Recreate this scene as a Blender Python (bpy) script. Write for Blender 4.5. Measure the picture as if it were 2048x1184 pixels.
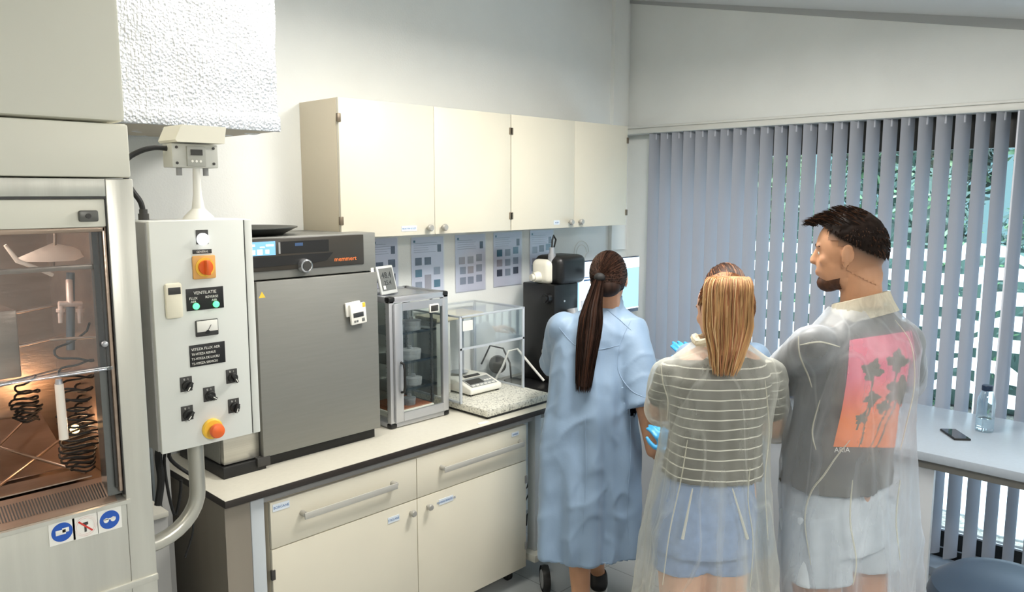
import bpy, bmesh, math, random
from math import sin, cos, pi, sqrt, atan2, radians
from mathutils import Vector, Matrix, Euler, noise
from mathutils.bvhtree import BVHTree

for o in list(bpy.data.objects):
    bpy.data.objects.remove(o)
SC = bpy.context.scene
COL = SC.collection
random.seed(7)

# ---------------------------------------------------------------- camera
H = 1.98
PX, PY = 1024.0, 592.0
V1, V2, HY = 2560.0, -600.0, 386.0
F = sqrt(-((V1 - PX) * (V2 - PX) + (HY - PY) ** 2))
AX = Vector((V1 - PX, HY - PY, F)).normalized()
AY = Vector((V2 - PX, HY - PY, F)).normalized()
AZ = AX.cross(AY)
CR = Vector((AX[0], AY[0], AZ[0])); CD = Vector((AX[1], AY[1], AZ[1])); CF = Vector((AX[2], AY[2], AZ[2]))
CAM = Vector((0, 0, H))
cam = bpy.data.cameras.new('camera'); camo = bpy.data.objects.new('camera', cam); COL.objects.link(camo)
cam.sensor_width = 36.0; cam.lens = F * 36.0 / 2048.0; cam.clip_start = 0.02; cam.clip_end = 300
M = Matrix((CR, -CD, -CF)).transposed().to_4x4(); M.translation = CAM
camo.matrix_world = M
SC.camera = camo

# ---------------------------------------------------------------- view, sky, lamps
SC.view_settings.view_transform = 'Standard'; SC.view_settings.look = 'None'
SC.view_settings.gamma = 1.0; SC.view_settings.exposure = 0.17
try: SC.view_settings.use_curve_mapping = False
except Exception: pass
W = bpy.data.worlds.new('world'); SC.world = W; W.use_nodes = True
wn = W.node_tree.nodes; wl = W.node_tree.links
bg = wn['Background']; bg.inputs[1].default_value = 6.5
tc = wn.new('ShaderNodeTexCoord'); sx = wn.new('ShaderNodeSeparateXYZ'); rp = wn.new('ShaderNodeValToRGB')
wl.new(tc.outputs['Generated'], sx.inputs[0]); wl.new(sx.outputs[2], rp.inputs[0]); wl.new(rp.outputs[0], bg.inputs[0])
rp.color_ramp.elements[0].position = 0.26; rp.color_ramp.elements[0].color = (0.055, 0.10, 0.112, 1)
rp.color_ramp.elements[1].position = 0.62; rp.color_ramp.elements[1].color = (0.76, 0.88, 1.0, 1)

def area_light(name, loc, sx_, sy_, power, col, target=None):
    l = bpy.data.lights.new(name, 'AREA'); l.shape = 'RECTANGLE'; l.size = sx_; l.size_y = sy_; l.energy = power; l.color = col
    o = bpy.data.objects.new(name, l); COL.objects.link(o); o.location = loc
    if target is not None:
        o.rotation_euler = (Vector(target) - Vector(loc)).to_track_quat('-Z', 'Y').to_euler()
    return o
def sun_light():
    l = bpy.data.lights.new('sun', 'SUN'); l.energy = 4.0; l.angle = radians(4); l.color = (1.0, 0.97, 0.92)
    o = bpy.data.objects.new('sun', l); COL.objects.link(o); o.location = (6, -3, 8)
    o.rotation_euler = Vector((0.55, 0.45, -0.9)).to_track_quat('-Z', 'Y').to_euler()
sun_light()
# ceiling fluorescent panels, the two behind the camera added as fill (fixtures are built further down at the same places)
LAMPS = [((1.5, 2.15, 3.02), 10.0), ((0.7, -0.7, 2.74), 56.0), ((2.9, -1.0, 2.74), 22.0), ((2.6, 1.6, 2.8), 42.0)]

# ---------------------------------------------------------------- pixel helpers
def ray(u, v):
    d = Vector((u - PX, v - PY, F)); return Vector((AX.dot(d), AY.dot(d), AZ.dot(d)))
def P(u, v, x=None, y=None, z=None):
    d = ray(u, v)
    t = x / d.x if x is not None else (y / d.y if y is not None else (z - H) / d.z)
    return CAM + d * t
def D(u, v, d):
    return CAM + ray(u, v) * (d / F)
def DZ(u, d, z):
    v = PY + ((H - z) * F / d - 0.13043 * F) / 0.99146
    return D(u, v, d)
def V(*a): return Vector(a)

# ---------------------------------------------------------------- materials
MATS = {}
def srgb(r, g, b):
    f = lambda c: (c / 255 / 12.92) if c / 255 <= .04045 else ((c / 255 + .055) / 1.055) ** 2.4
    return (f(r), f(g), f(b), 1)
def mat(name, col, rough=.5, metal=0., spec=.5, nscale=None, namt=.08, bump=0., bscale=None, emit=None, estr=0., trans=0., alpha=1., coat=0., stretch=None, sheen=0., aniso=0., sss=0.):
    if name in MATS: return MATS[name]
    m = bpy.data.materials.new(name); m.use_nodes = True; MATS[name] = m
    nt = m.node_tree; b = nt.nodes['Principled BSDF']
    b.inputs['Base Color'].default_value = col; b.inputs['Roughness'].default_value = rough; b.inputs['Metallic'].default_value = metal
    b.inputs['Specular IOR Level'].default_value = spec
    b.inputs['Transmission Weight'].default_value = trans; b.inputs['Alpha'].default_value = alpha
    b.inputs['Coat Weight'].default_value = coat; b.inputs['Sheen Weight'].default_value = sheen; b.inputs['Anisotropic'].default_value = aniso
    if sss: b.inputs['Subsurface Weight'].default_value = sss; b.inputs['Subsurface Radius'].default_value = (.02, .008, .004)
    if emit: b.inputs['Emission Color'].default_value = emit; b.inputs['Emission Strength'].default_value = estr
    if nscale or bump:
        t = nt.nodes.new('ShaderNodeTexCoord'); mp = nt.nodes.new('ShaderNodeMapping'); nt.links.new(t.outputs['Object'], mp.inputs[0])
        if stretch: mp.inputs['Scale'].default_value = stretch
    if nscale:
        n = nt.nodes.new('ShaderNodeTexNoise'); n.inputs['Scale'].default_value = nscale; n.inputs['Detail'].default_value = 5
        nt.links.new(mp.outputs[0], n.inputs['Vector'])
        mx = nt.nodes.new('ShaderNodeMix'); mx.data_type = 'RGBA'
        lo = tuple(c * (1 - namt) for c in col[:3]) + (1,); hi = tuple(min(1, c * (1 + namt)) for c in col[:3]) + (1,)
        cr = nt.nodes.new('ShaderNodeValToRGB'); cr.color_ramp.elements[0].position = .35; cr.color_ramp.elements[1].position = .65
        cr.color_ramp.elements[0].color = lo; cr.color_ramp.elements[1].color = hi
        nt.links.new(n.outputs['Fac'], cr.inputs[0]); nt.links.new(cr.outputs[0], b.inputs['Base Color'])
    if bump:
        n2 = nt.nodes.new('ShaderNodeTexNoise'); n2.inputs['Scale'].default_value = bscale or nscale or 50; n2.inputs['Detail'].default_value = 4
        nt.links.new(mp.outputs[0], n2.inputs['Vector'])
        bp = nt.nodes.new('ShaderNodeBump'); bp.inputs['Strength'].default_value = bump; bp.inputs['Distance'].default_value = .01
        nt.links.new(n2.outputs['Fac'], bp.inputs['Height']); nt.links.new(bp.outputs[0], b.inputs['Normal'])
    return m
def glass(name, tint=(1, 1, 1, 1), refl=.12, rough=.02):
    if name in MATS: return MATS[name]
    m = bpy.data.materials.new(name); m.use_nodes = True; MATS[name] = m
    nt = m.node_tree; nt.nodes.clear()
    o = nt.nodes.new('ShaderNodeOutputMaterial'); mx = nt.nodes.new('ShaderNodeMixShader')
    tr = nt.nodes.new('ShaderNodeBsdfTransparent'); gl = nt.nodes.new('ShaderNodeBsdfGlossy'); lw = nt.nodes.new('ShaderNodeLayerWeight')
    lw.inputs[0].default_value = .06
    mt = nt.nodes.new('ShaderNodeMath'); mt.operation = 'ADD'; mt.inputs[1].default_value = refl * .5; mt.use_clamp = True
    tr.inputs[0].default_value = tint; gl.inputs[0].default_value = (1, 1, 1, 1); gl.inputs[1].default_value = rough
    nt.links.new(lw.outputs['Facing'], mt.inputs[0]); nt.links.new(mt.outputs[0], mx.inputs[0])
    nt.links.new(tr.outputs[0], mx.inputs[1]); nt.links.new(gl.outputs[0], mx.inputs[2]); nt.links.new(mx.outputs[0], o.inputs[0])
    return m
def sheet(name, col, opac, transl=.5, gloss=.15, rough=.3, scale=12, stretch=(1, 1, .25), bumpd=.02, var=.5):
    """thin film: part transparent, part diffuse / translucent, a little gloss, wrinkle bump"""
    if name in MATS: return MATS[name]
    m = bpy.data.materials.new(name); m.use_nodes = True; MATS[name] = m
    nt = m.node_tree; nt.nodes.clear(); N = nt.nodes.new; L = nt.links.new
    o = N('ShaderNodeOutputMaterial'); tr = N('ShaderNodeBsdfTransparent'); df = N('ShaderNodeBsdfDiffuse'); tl = N('ShaderNodeBsdfTranslucent'); gl = N('ShaderNodeBsdfGlossy')
    for n in (df, tl): n.inputs[0].default_value = col
    gl.inputs[1].default_value = rough
    m1 = N('ShaderNodeMixShader'); m1.inputs[0].default_value = transl; L(df.outputs[0], m1.inputs[1]); L(tl.outputs[0], m1.inputs[2])
    m2 = N('ShaderNodeMixShader'); m2.inputs[0].default_value = gloss; L(m1.outputs[0], m2.inputs[1]); L(gl.outputs[0], m2.inputs[2])
    m3 = N('ShaderNodeMixShader'); L(tr.outputs[0], m3.inputs[1]); L(m2.outputs[0], m3.inputs[2])
    t = N('ShaderNodeTexCoord'); mp = N('ShaderNodeMapping'); mp.inputs['Scale'].default_value = stretch; L(t.outputs['Object'], mp.inputs[0])
    n = N('ShaderNodeTexNoise'); n.inputs['Scale'].default_value = scale; n.inputs['Detail'].default_value = 6; n.inputs['Distortion'].default_value = 1.2; L(mp.outputs[0], n.inputs['Vector'])
    lw = N('ShaderNodeLayerWeight'); lw.inputs[0].default_value = .35
    a = N('ShaderNodeMapRange'); a.inputs[1].default_value = .4; a.inputs[2].default_value = .75; a.inputs[3].default_value = 0; a.inputs[4].default_value = var * .5; L(n.outputs['Fac'], a.inputs[0])
    b = N('ShaderNodeMath'); b.operation = 'MULTIPLY_ADD'; b.inputs[1].default_value = .6; b.inputs[2].default_value = opac; L(lw.outputs['Facing'], b.inputs[0])
    c = N('ShaderNodeMath'); c.operation = 'ADD'; c.use_clamp = True; L(a.outputs[0], c.inputs[0]); L(b.outputs[0], c.inputs[1]); L(c.outputs[0], m3.inputs[0])
    bp = N('ShaderNodeBump'); bp.inputs['Strength'].default_value = .7; bp.inputs['Distance'].default_value = bumpd; L(n.outputs['Fac'], bp.inputs['Height'])
    for s in (df, tl, gl): L(bp.outputs[0], s.inputs['Normal'])
    L(m3.outputs[0], o.inputs[0])
    return m

WALL = mat('wall_paint', srgb(240, 242, 239), .7, nscale=3, namt=.02, bump=.08, bscale=120)
CREAM = mat('cream_laminate', srgb(218, 212, 194), .42, nscale=4, namt=.015)
CREAM_EDGE = mat('cream_edge', srgb(214, 203, 180), .5)
STEEL = mat('brushed_steel', srgb(196, 194, 186), .34, metal=.85, nscale=30, namt=.06, stretch=(.05, 1, 6), bump=.02, bscale=200)
STEEL_D = mat('dull_steel', srgb(128, 128, 126), .42, metal=.75, nscale=40, namt=.05, stretch=(.1, 1, 3))
ALU = mat('anodised_aluminium', srgb(190, 192, 196), .38, metal=.6)
PLW = mat('white_plastic', srgb(236, 234, 226), .45)
PLG = mat('grey_plastic', srgb(150, 150, 150), .5)
BLACK = mat('black_plastic', srgb(22, 22, 22), .45)
DARK = mat('dark_grey_plastic', srgb(58, 57, 55), .45)
RUB = mat('black_rubber', srgb(16, 16, 16), .7)
BOXG = mat('light_grey_enamel', srgb(222, 224, 218), .4, nscale=5, namt=.01)
BOXS = mat('grey_enamel', srgb(206, 208, 206), .45)
GREYP = mat('grey_powder_coat', srgb(150, 150, 148), .5)
WOODG = mat('grey_laminate_panel', srgb(136, 128, 116), .55, nscale=8, namt=.06, stretch=(1, 1, .1))
TOPM = mat('worktop_laminate', srgb(214, 210, 196), .28, nscale=60, namt=.02)
EDGEB = mat('worktop_black_edge', srgb(44, 38, 34), .5)
BENCH = mat('bench_laminate', srgb(152, 160, 168), .3, nscale=60, namt=.02)
PAPER = mat('paper', srgb(222, 224, 232), .7)
INKG = mat('printed_grey', srgb(150, 158, 170), .7)
INKB = mat('printed_teal', srgb(60, 110, 130), .7)
INKD = mat('printed_dark', srgb(70, 76, 90), .7)
LABELB = mat('label_blue_print', srgb(96, 130, 175), .6)
ORANGE = mat('orange_plastic', srgb(235, 104, 40), .4)
YELLOW = mat('yellow_plastic', srgb(245, 200, 70), .45)
TAPEY = mat('switch_plate_tan', srgb(228, 170, 96), .5)
GRNL = mat('green_led', srgb(60, 230, 110), .4, emit=(.1, 1, .3, 1), estr=2.0)
WHTL = mat('white_led', srgb(250, 252, 255), .3, emit=(.9, .95, 1, 1), estr=1.6)
SIGNB = mat('sign_blue', srgb(30, 84, 178), .5)
SIGNR = mat('sign_red', srgb(206, 60, 50), .5)
SCRN = mat('oven_display', srgb(90, 140, 190), .3, emit=(.22, .45, .72, 1), estr=.9)
SCRL = mat('oven_display_white', srgb(230, 240, 250), .3, emit=(.75, .9, 1, 1), estr=1.0)
LCD = mat('lcd_grey', srgb(112, 114, 112), .3)
LCDD = mat('lcd_segments', srgb(58, 60, 62), .4)
OVEN = mat('oven_steel', srgb(136, 136, 131), .5, metal=.35, nscale=60, namt=.02, stretch=(.1, 1, 2))
GLS = glass('clear_glass', (.96, .98, .97, 1), .07)
GLSD = glass('smoked_glass', (.8, .83, .86, 1), .10)
ACR = glass('clear_acrylic', (.95, .97, .98, 1), .08)

# ---------------------------------------------------------------- mesh builder
class MB:
    def __init__(self): self.bm = bmesh.new(); self.mi = 0
    def _fin(self, geom_faces, smooth=False):
        for f in geom_faces: f.material_index = self.mi; f.smooth = smooth
    def m(self, i): self.mi = i; return self
    def box(self, lo, hi, bev=0., seg=2, mtx=None):
        lo = Vector(lo); hi = Vector(hi); c = (lo + hi) / 2; s = hi - lo
        s = Vector((max(abs(s.x), 1e-4), max(abs(s.y), 1e-4), max(abs(s.z), 1e-4)))
        t = bmesh.new(); bmesh.ops.create_cube(t, size=1.0, matrix=Matrix.Translation(c) @ Matrix.Diagonal((s.x, s.y, s.z, 1)))
        if bev > 0:
            bmesh.ops.bevel(t, geom=t.edges[:], offset=min(bev, min(s) * .49), segments=seg, profile=.5, affect='EDGES')
        self.merge(t, mtx, smooth=bev > 0); return self
    def merge(self, t, mtx=None, smooth=False):
        if mtx is not None: bmesh.ops.transform(t, matrix=mtx, verts=t.verts)
        for f in t.faces: f.material_index = self.mi; f.smooth = smooth
        me = bpy.data.meshes.new('tmp'); t.to_mesh(me); t.free(); self.bm.from_mesh(me); bpy.data.meshes.remove(me)
    def cyl(self, a, b, r0, r1=None, seg=20, smooth=True, caps=True):
        a = Vector(a); b = Vector(b); r1 = r0 if r1 is None else r1; d = b - a
        q = d.to_track_quat('Z', 'Y').to_matrix().to_4x4(); q.translation = (a + b) / 2
        t = bmesh.new(); bmesh.ops.create_cone(t, cap_ends=caps, segments=seg, radius1=r0, radius2=r1, depth=d.length, matrix=q)
        self.merge(t, None, smooth); return self
    def sph(self, c, r, sub=3, rot=None):
        if not hasattr(r, '__len__'): r = (r, r, r)
        mt = Matrix.Translation(Vector(c))
        if rot is not None: mt = mt @ rot.to_4x4()
        mt = mt @ Matrix.Diagonal((r[0], r[1], r[2], 1))
        t = bmesh.new(); bmesh.ops.create_icosphere(t, subdivisions=sub, radius=1.0, matrix=mt)
        self.merge(t, None, True); return self
    def tube(self, pts, r, seg=10, closed=False):
        pts = [Vector(p) for p in pts]; n = len(pts); rings = []
        rr = r if hasattr(r, '__len__') else [r] * n
        up = Vector((0, 0, 1)); prev = None
        for i, p in enumerate(pts):
            d = (pts[min(i + 1, n - 1)] - pts[max(i - 1, 0)])
            if d.length < 1e-9: d = Vector((0, 0, 1))
            d.normalize()
            if prev is None:
                s = d.cross(up)
                if s.length < .1: s = d.cross(Vector((1, 0, 0)))
            else:
                s = prev - d * prev.dot(d)
                if s.length < 1e-6: s = d.cross(up)
            s.normalize(); prev = s; t = d.cross(s)
            rings.append([self.bm.verts.new(p + (s * cos(2 * pi * k / seg) + t * sin(2 * pi * k / seg)) * rr[i]) for k in range(seg)])
        fs = []
        for i in range(n - 1):
            for k in range(seg):
                fs.append(self.bm.faces.new((rings[i][k], rings[i][(k + 1) % seg], rings[i + 1][(k + 1) % seg], rings[i + 1][k])))
        fs.append(self.bm.faces.new(rings[0][::-1])); fs.append(self.bm.faces.new(rings[-1]))
        self._fin(fs, True); return self
    def loft(self, rings, cap=True, smooth=True):
        vs = [[self.bm.verts.new(p) for p in r] for r in rings]; fs = []
        for i in range(len(vs) - 1):
            n = len(vs[i])
            for k in range(n): fs.append(self.bm.faces.new((vs[i][k], vs[i][(k + 1) % n], vs[i + 1][(k + 1) % n], vs[i + 1][k])))
        if cap: fs.append(self.bm.faces.new(vs[0][::-1])); fs.append(self.bm.faces.new(vs[-1]))
        self._fin(fs, smooth); return self
    def lathe(self, prof, c, seg=28, axis='Z', cap=True):
        c = Vector(c); rings = []
        for r, h in prof:
            ring = []
            for k in range(seg):
                a = 2 * pi * k / seg
                p = (r * cos(a), r * sin(a), h)
                if axis == 'Y': p = (p[0], p[2], p[1])
                if axis == 'X': p = (p[2], p[0], p[1])
                ring.append(c + Vector(p))
            rings.append(ring)
        return self.loft(rings, cap)
    def poly(self, pts):
        f = self.bm.faces.new([self.bm.verts.new(p) for p in pts]); self._fin([f]); return self
    def prism(self, pts, vec):
        vec = Vector(vec); a = [self.bm.verts.new(p) for p in pts]; b = [self.bm.verts.new(Vector(p) + vec) for p in pts]; n = len(a)
        fs = [self.bm.faces.new(a), self.bm.faces.new(b[::-1])]
        for k in range(n): fs.append(self.bm.faces.new((a[k], b[k], b[(k + 1) % n], a[(k + 1) % n])))
        self._fin(fs); return self

ROOTM = {}
def wm(o):
    if o is None: return Matrix.Identity(4)
    m = Matrix.LocRotScale(o.location, o.rotation_euler, o.scale)
    return wm(o.parent) @ m
def tag(o, label=None, cat=None, group=None, kind=None):
    if label: o['label'] = label
    if cat: o['category'] = cat
    if group: o['group'] = group
    if kind: o['kind'] = kind
    return o
def thing(name, loc, label, cat, group=None, rz=0.):
    o = bpy.data.objects.new(name, None); COL.objects.link(o); o.empty_display_size = .1
    o.location = Vector(loc); o.rotation_euler = (0, 0, rz)
    return tag(o, label, cat, group)
def finish(me, sharp=.6):
    try: me.set_sharp_from_angle(angle=sharp)
    except Exception: pass
def obj(name, mb, mats, parent=None, local=False, label=None, cat=None, group=None, kind=None, origin=None, sharp=.6):
    me = bpy.data.meshes.new(name)
    if isinstance(mb, MB):
        bmesh.ops.recalc_face_normals(mb.bm, faces=mb.bm.faces[:])
        mb.bm.to_mesh(me); mb.bm.free()
    else: me = mb; me.name = name
    for m_ in (mats if isinstance(mats, (list, tuple)) else [mats]): me.materials.append(m_)
    o = bpy.data.objects.new(name, me); COL.objects.link(o)
    if parent is not None:
        o.parent = parent
        if not local: me.transform(wm(parent).inverted())
    elif not local:
        if origin is None:
            xs = [v.co for v in me.vertices]
            lo = Vector([min(c[i] for c in xs) for i in range(3)]); hi = Vector([max(c[i] for c in xs) for i in range(3)])
            origin = Vector(((lo.x + hi.x) / 2, (lo.y + hi.y) / 2, lo.z))
        me.transform(Matrix.Translation(-Vector(origin))); o.location = origin
    finish(me, sharp)
    return tag(o, label, cat, group, kind)
def dup(root):
    r = root.copy(); COL.objects.link(r)
    for ch in list(root.children):
        c = ch.copy(); COL.objects.link(c); c.parent = r
        for g in list(ch.children):
            d = g.copy(); COL.objects.link(d); d.parent = c
    return r
def B(lo, hi, bev=0., mtx=None): return MB().box(lo, hi, bev, mtx=mtx)
def text(name, s, size, loc, m_, parent, rot=(pi / 2, 0, 0), align='LEFT', depth=.0004, sxx=1.):
    cu = bpy.data.curves.new(name, 'FONT'); cu.body = s; cu.size = size; cu.align_x = align; cu.extrude = depth; cu.resolution_u = 2
    o = bpy.data.objects.new('tmp', cu); COL.objects.link(o)
    dg = bpy.context.evaluated_depsgraph_get(); dg.update()
    me = bpy.data.meshes.new_from_object(o.evaluated_get(dg)); bpy.data.objects.remove(o)
    me.transform(Matrix.Translation(Vector(loc)) @ Euler(rot).to_matrix().to_4x4() @ Matrix.Diagonal((sxx, 1, 1, 1)))
    me.materials.clear()
    return obj(name, me, m_, parent)
# ================================================================ ROOM
YW, XW = 3.22, 4.45      # back wall plane, window wall plane
ca = P(1403, 0, x=XW); cb = P(2048, 38, x=XW)
CS = (ca.z - cb.z) / (ca.y - cb.y)
def zc(y): return cb.z + CS * (y - cb.y)
YF = .75                  # ceiling is level on the camera side of this line
def flz(y): return zc(max(y, YF))
FLOORM = mat('floor_vinyl', srgb(168, 172, 172), .35, nscale=14, namt=.03)
def tile_mat():
    m = MATS['floor_vinyl']; nt = m.node_tree; b = nt.nodes['Principled BSDF']
    t = nt.nodes.new('ShaderNodeTexCoord'); br = nt.nodes.new('ShaderNodeTexBrick')
    br.offset = 0; br.inputs['Scale'].default_value = 1.0; br.inputs['Brick Width'].default_value = .4; br.inputs['Row Height'].default_value = .4
    br.inputs['Mortar Size'].default_value = .003; br.inputs['Color1'].default_value = srgb(172, 176, 176); br.inputs['Color2'].default_value = srgb(166, 170, 171); br.inputs['Mortar'].default_value = srgb(128, 130, 130)
    nt.links.new(t.outputs['Object'], br.inputs['Vector']); nt.links.new(br.outputs['Color'], b.inputs['Base Color'])
tile_mat()
obj('floor', B((-2.2, -3.2, -.1), (XW + .1, YW + .15, 0)), FLOORM, kind='structure', origin=(0, 0, 0))
mb = MB()
mb.prism([V(-2.2, YW + .15, flz(YW)), V(-2.2, YF, zc(YF)), V(-2.2, -3.2, zc(YF)), V(-2.2, -3.2, zc(YF) + .1), V(-2.2, YF, zc(YF) + .1), V(-2.2, YW + .15, flz(YW) + .1)], (XW + .12 + 2.2, 0, 0))
CEIL = mat('ceiling_paint', srgb(214, 216, 216), .8)
obj('ceiling', mb, CEIL, kind='structure')
mb = MB().prism([V(-2.2, YW, -.02), V(XW + .12, YW, -.02), V(XW + .12, YW, 3.4), V(-2.2, YW, 3.4)], (0, .12, 0))
obj('wall_back', mb, WALL, kind='structure')
obj('wall_left', B((-2.32, -3.2, 0), (-2.2, YW, 3.3)), WALL, kind='structure')
obj('wall_rear', B((-2.2, -3.32, 0), (XW, -3.2, 3.3)), WALL, kind='structure')
YP = 3.04     # window starts here
ZT = 2.40
mb = MB().box((XW, -3.2, ZT), (XW + .12, YW, 3.4)).box((XW, YP, 0), (XW + .12, YW, ZT)).box((XW, -3.2, 0), (XW + .12, YW, .04)).box((XW, -3.2, .0), (XW + .12, -1.6, ZT))
obj('wall_right', mb, WALL, kind='structure')
# corner pipe casing on the back wall and the joint line of the ceiling
ct = P(1228, 200, y=YW - .03)
obj('trim_1', B((ct.x, YW - .03, 1.6), (XW - .06, YW, 3.35)), WALL, kind='structure')
mb = MB().prism([V(XW - .012, YW, flz(YW) - .05), V(XW - .012, YF, zc(YF) - .05), V(XW - .012, YF, zc(YF)), V(XW - .012, YW, flz(YW))], (.012, 0, 0))
obj('trim_2', mb, mat('ceiling_trim', srgb(180, 182, 182), .6), kind='structure')
# low sill block in front of the glazing
obj('trim_3', B((XW - .16, -1.6, 0), (XW, YP, .05), .004), mat('sill_grey', srgb(150, 158, 168), .4), kind='structure')
# window: frame and glass
FR = mat('window_frame_black', srgb(20, 21, 22), .4)
mb = MB().box((XW + .02, -1.6, 2.2), (XW + .08, YP, ZT)).box((XW + .02, -1.6, .04), (XW + .08, YP, .19)).box((XW + .02, YP - .05, .04), (XW + .08, YP, ZT)).box((XW + .02, -1.6, .04), (XW + .08, -1.55, ZT))
mb.box((XW + .02, .62, .1), (XW + .08, .66, ZT))
win = obj('window_1', mb, FR, kind='structure')
obj('glass_pane', B((XW + .045, -1.56, .17), (XW + .052, YP - .03, 2.22)), glass('window_glass', (.93, .97, .98, 1), .06), win)
obj('window_bead', MB().box((XW + .012, -1.6, .19), (XW + .022, YP - .05, .2)).box((XW + .012, -1.6, .095), (XW + .03, YP - .05, .1)), ALU, win)

# ceiling lamps (room fixtures, plus added fill behind the camera)
EM = mat('lamp_diffuser', (1, 1, 1, 1), .5, emit=(1, .93, .80, 1), estr=5.0)
for i, ((lx, ly, lz), pw) in enumerate(LAMPS):
    hh = .62
    z0 = flz(ly) - .12
    lab = ['square ceiling light panel above the steel duct', 'ceiling light panel behind the camera on the left', 'ceiling light panel behind the camera on the right', 'ceiling light panel above the people'][i]  # both panels behind the camera are unseen, added as fill light
    t = thing('ceiling_light', (lx, ly, z0), lab, 'ceiling light', 'ceiling light panels')
    obj('housing', B((lx - .32, ly - .32, z0 + .02), (lx + .32, ly + .32, flz(ly + .32) + .02), .005), PLW, t)
    obj('diffuser', B((lx - .3, ly - .3, z0), (lx + .3, ly + .3, z0 + .019)), EM, t)
    col = (1, .95, .86) if i == 0 else (1, .97, .92)
    l = area_light('lamp_light', (lx, ly, z0 - .01), .58, .58, pw, col); l.parent = None

# ================================================================ BLINDS
XB = 4.38
BL = bpy.data.materials.new('blind_fabric'); BL.use_nodes = True
def blindmat():
    nt = BL.node_tree; nt.nodes.clear(); N = nt.nodes.new; L = nt.links.new
    o = N('ShaderNodeOutputMaterial'); d = N('ShaderNodeBsdfDiffuse'); t = N('ShaderNodeBsdfTranslucent'); m = N('ShaderNodeMixShader')
    c = srgb(192, 195, 202)
    d.inputs[0].default_value = c; t.inputs[0].default_value = (c[0] * .62, c[1] * .64, c[2] * .70, 1); m.inputs[0].default_value = .36
    L(d.outputs[0], m.inputs[1]); L(t.outputs[0], m.inputs[2]); L(m.outputs[0], o.inputs[0])
    tc_ = N('ShaderNodeTexCoord'); w = N('ShaderNodeTexNoise'); w.inputs['Scale'].default_value = 300; mp = N('ShaderNodeMapping'); mp.inputs['Scale'].default_value = (1, 1, .1)
    L(tc_.outputs['Object'], mp.inputs[0]); L(mp.outputs[0], w.inputs['Vector']); b = N('ShaderNodeBump'); b.inputs['Strength'].default_value = .25; b.inputs['Distance'].default_value = .002
    L(w.outputs['Fac'], b.inputs['Height']); L(b.outputs[0], d.inputs['Normal'])
blindmat()
bt = thing('vertical_blind', (XB, 1.6, 2.36), 'long grey vertical blind hanging across the window wall', 'blind')
obj('headrail', MB().box((XB - .045, -1.5, 2.365), (XW - .005, 3.2, 2.40), .006).box((XB - .05, -1.5, 2.40), (XW - .002, 3.21, 2.415), .003), mat('rail_white', srgb(214, 214, 208), .45), bt)
u_slats = [1200 + a / 1.973 for a in (220, 258, 298, 340, 385, 433, 483, 535, 585, 640, 695, 752, 810, 868, 930, 990, 1060, 1128, 1200, 1272, 1348, 1430, 1512, 1595)]
ys0 = P(u_slats[0], 265, x=XB).y; ys1 = P(u_slats[-1], 225, x=XB).y
sp = (ys0 - ys1) / 23
CLIP = mat('blind_hook', srgb(214, 216, 224), .4)
def slat(y, ang, w=.090, zb=.09):
    mb = MB(); n = 7; zs = [zb, 1.2, 2.364]
    rings = []
    for z in zs:
        r = []
        for k in range(n + 1):
            s = k / n - .5; bow = .007 * (1 - (2 * s) ** 2)
            r.append(V(s * w, bow, z))
        for k in range(n, -1, -1):
            s = k / n - .5; bow = .007 * (1 - (2 * s) ** 2)
            r.append(V(s * w, bow - .0008, z))
        rings.append(r)
    mb.loft(rings)
    R = Matrix.Translation((XB, y, 0)) @ Matrix.Rotation(ang, 4, 'Z')
    bmesh.ops.transform(mb.bm, matrix=R, verts=mb.bm.verts)
    s = obj('slat', mb, BL, bt)
    hk = MB().box((-.004, -.002, 2.325), (.004, .010, 2.37)); bmesh.ops.transform(hk.bm, matrix=R, verts=hk.bm.verts)
    obj('hook', hk, CLIP, s)
for i in range(52):
    y = ys0 - i * sp
    jit = random.uniform(-3, 3)
    if i in (20, 21): jit -= 8
    if i >= 25: jit += 4
    # slat direction turned 62 degrees from the window plane
    slat(y, pi / 2 + radians(61 + jit) , .090, .085 + random.uniform(-.004, .004))
# wand / cord hanging at the right
tag(obj('blind_cord', MB().cyl((XB - .06, .915, .7), (XB - .06, .905, 2.36), .004), CLIP), 'thin pale wand hanging in front of the vertical blind', 'blind wand')

# ================================================================ OUTSIDE
GRAV = mat('gravel', srgb(150, 150, 140), .9, nscale=40, namt=.45, bump=.6, bscale=60)
PAVE = mat('paving', srgb(214, 220, 224), .8, nscale=5, namt=.04)
obj('ground', B((XW + .12, -8, -.16), (26, 16, -.06)), GRAV, kind='structure', origin=(0, 0, 0))
mb = MB(); n = 24; e = []
pts = [P(u, v, z=-.05) for u, v in ((1890, 1020), (1930, 1030), (1960, 1058), (2000, 1072), (2048, 1082))]
pv = [V(p.x, p.y, -.06) for p in pts]
mb.prism([V(pts[0].x + .2, 6.0, -.06)] + pv + [V(pts[-1].x, -3, -.06), V(7.4, -3, -.06), V(7.4, 6.0, -.06)], (0, 0, .012))
obj('paving_path', mb, PAVE, kind='structure')
XFN = 7.6
FW = mat('fence_white', srgb(238, 242, 246), .55)
fn = thing('garden_fence', (XFN, 1.4, -.06), 'white metal fence of wavy horizontal bars standing outside the window', 'fence')
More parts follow.
